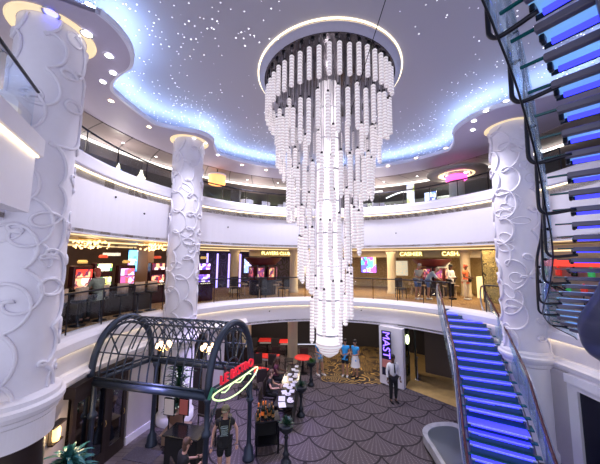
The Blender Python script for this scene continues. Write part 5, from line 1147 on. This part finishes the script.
person('person in blue t-shirt and black shorts behind the chandelier tip', (2.22, 13.3, 0), R(-20), sk_t, hr_b, bsh, bk, shw, hold, shorts=True)
w3 = person('woman in blue t-shirt and white skirt right of the chandelier tip', (2.68, 13.15, 0), R(-50), sk_t, hr_b, bsh, wht, bk, hold, female=True, skirt=True, hairlen=.06)
person('man in grey shirt and blue shorts leaning on the middle deck railing', (5.98, 13.6, FBZ), R(15), sk_t, hr_g, gry, dn, shw, dict(hold, ch=(0, -.08, 1.26), nk=(0, -.13, 1.42), hd0=(0, -.16, 1.49), hd1=(0, -.18, 1.58), hd2=(0, -.17, 1.65), sL=(.17, -.1, 1.35), sR=(-.17, -.1, 1.35)), shorts=True, scale=1.06)
person('person in long pale blue shirt bending beside the grey-shirted man', (6.5, 13.6, FBZ), R(60), sk_t, hr_g, mat('pale_blue_shirt', (.30, .42, .62), .8), dn, shw, dict(hold, sp=(0, -.05, 1.1), ch=(0, -.2, 1.24), nk=(0, -.34, 1.34), hd0=(0, -.40, 1.38), hd1=(0, -.46, 1.44), hd2=(0, -.47, 1.51), sL=(.17, -.22, 1.32), sR=(-.17, -.22, 1.32), eL=(.2, -.34, 1.1), eR=(-.2, -.34, 1.1), wL=(.12, -.5, 1.0), wR=(-.12, -.5, 1.0), pL=(.08, -.55, .98), pR=(-.08, -.55, .98)), sleeves=1.5, shorts=True, scale=1.03)
person('woman with dark hair, white cardigan and dark trousers standing left of the woman in orange', (7.72, 13.7, FBZ), R(25), sk_d, hr_b, wht, bk, bk, hold, female=True, sleeves=1.8, hairlen=.08, scale=1.02)
wo = person('woman in orange top and cream trousers with a dark bag by the beige pillar', (8.45, 13.65, FBZ), R(35), sk_d, hr_r, org, mat('cream_trousers', (.8, .72, .62), .8), shw, hold, female=True, sleeves=.6, scale=1.03)
m = MB(); m.ball((0, -.2, .98), (.15, .06, .12), 12, 8); m.tube([(.1, -.17, 1.05), (.13, -.1, 1.3), (.1, 0, 1.44)], .012, 5); m.build('bag', bk, wo)
# seated people
def sit(zs=.5, fwd=.42): return dict(pel=(0, 0, zs + .1), sp=(0, 0, zs + .27), ch=(0, -.02, zs + .45), nk=(0, -.04, zs + .62), hd0=(0, -.07, zs + .69), hd1=(0, -.09, zs + .78), hd2=(0, -.08, zs + .85), sL=(.17, -.02, zs + .55), sR=(-.17, -.02, zs + .55), eL=(.23, -.12, zs + .32), eR=(-.23, -.12, zs + .32), wL=(.14, -.33, zs + .3), wR=(-.14, -.33, zs + .3), pL=(.10, -.4, zs + .31), pR=(-.10, -.4, zs + .31), hL=(.09, -.02, zs + .07), hR=(-.09, -.02, zs + .07), kL=(.11, -fwd, zs + .04), kR=(-.11, -fwd, zs + .04), aL=(.11, -fwd, .09), aR=(-.11, -fwd, .09), tL=(.11, -fwd - .14, .04), tR=(-.11, -fwd - .14, .04))
chair((-2.62, 6.52, 0), R(130), 'dark chair holding the brown-haired guest at the bottom edge')
person('brown-haired seated guest in black at the bottom edge beside the host counter', (-2.62, 6.52, 0), R(130), sk_l, hr_n, bk, bk, bk, sit(), hairlen=.03)
for i, u in enumerate((.36, .74)):
    p = on_table(u, -.72); person(['seated diner in black with bare arms, nearer the bottles', 'seated diner in dark plum, farther along the long table'][i], (p.x, p.y, 0), aq + pi / 2, sk_l if not i else sk_d, hr_n, bk if not i else mat('plum_shirt', (.10, .02, .05), .8), bk, bk, sit(), female=i == 0, sleeves=.5)
gs = pol(171, 7.15); person('red-haired guest in grey camouflage shirt seated at the curved casino bar', (gs.x, gs.y, FBZ), R(171) - pi / 2 + pi, sk_l, hr_r, mat('camo_shirt', (.22, .25, .2), .8, noise=.6, scale=14), bk, bk, sit(.72, .38), sleeves=1.5, hairlen=.04)
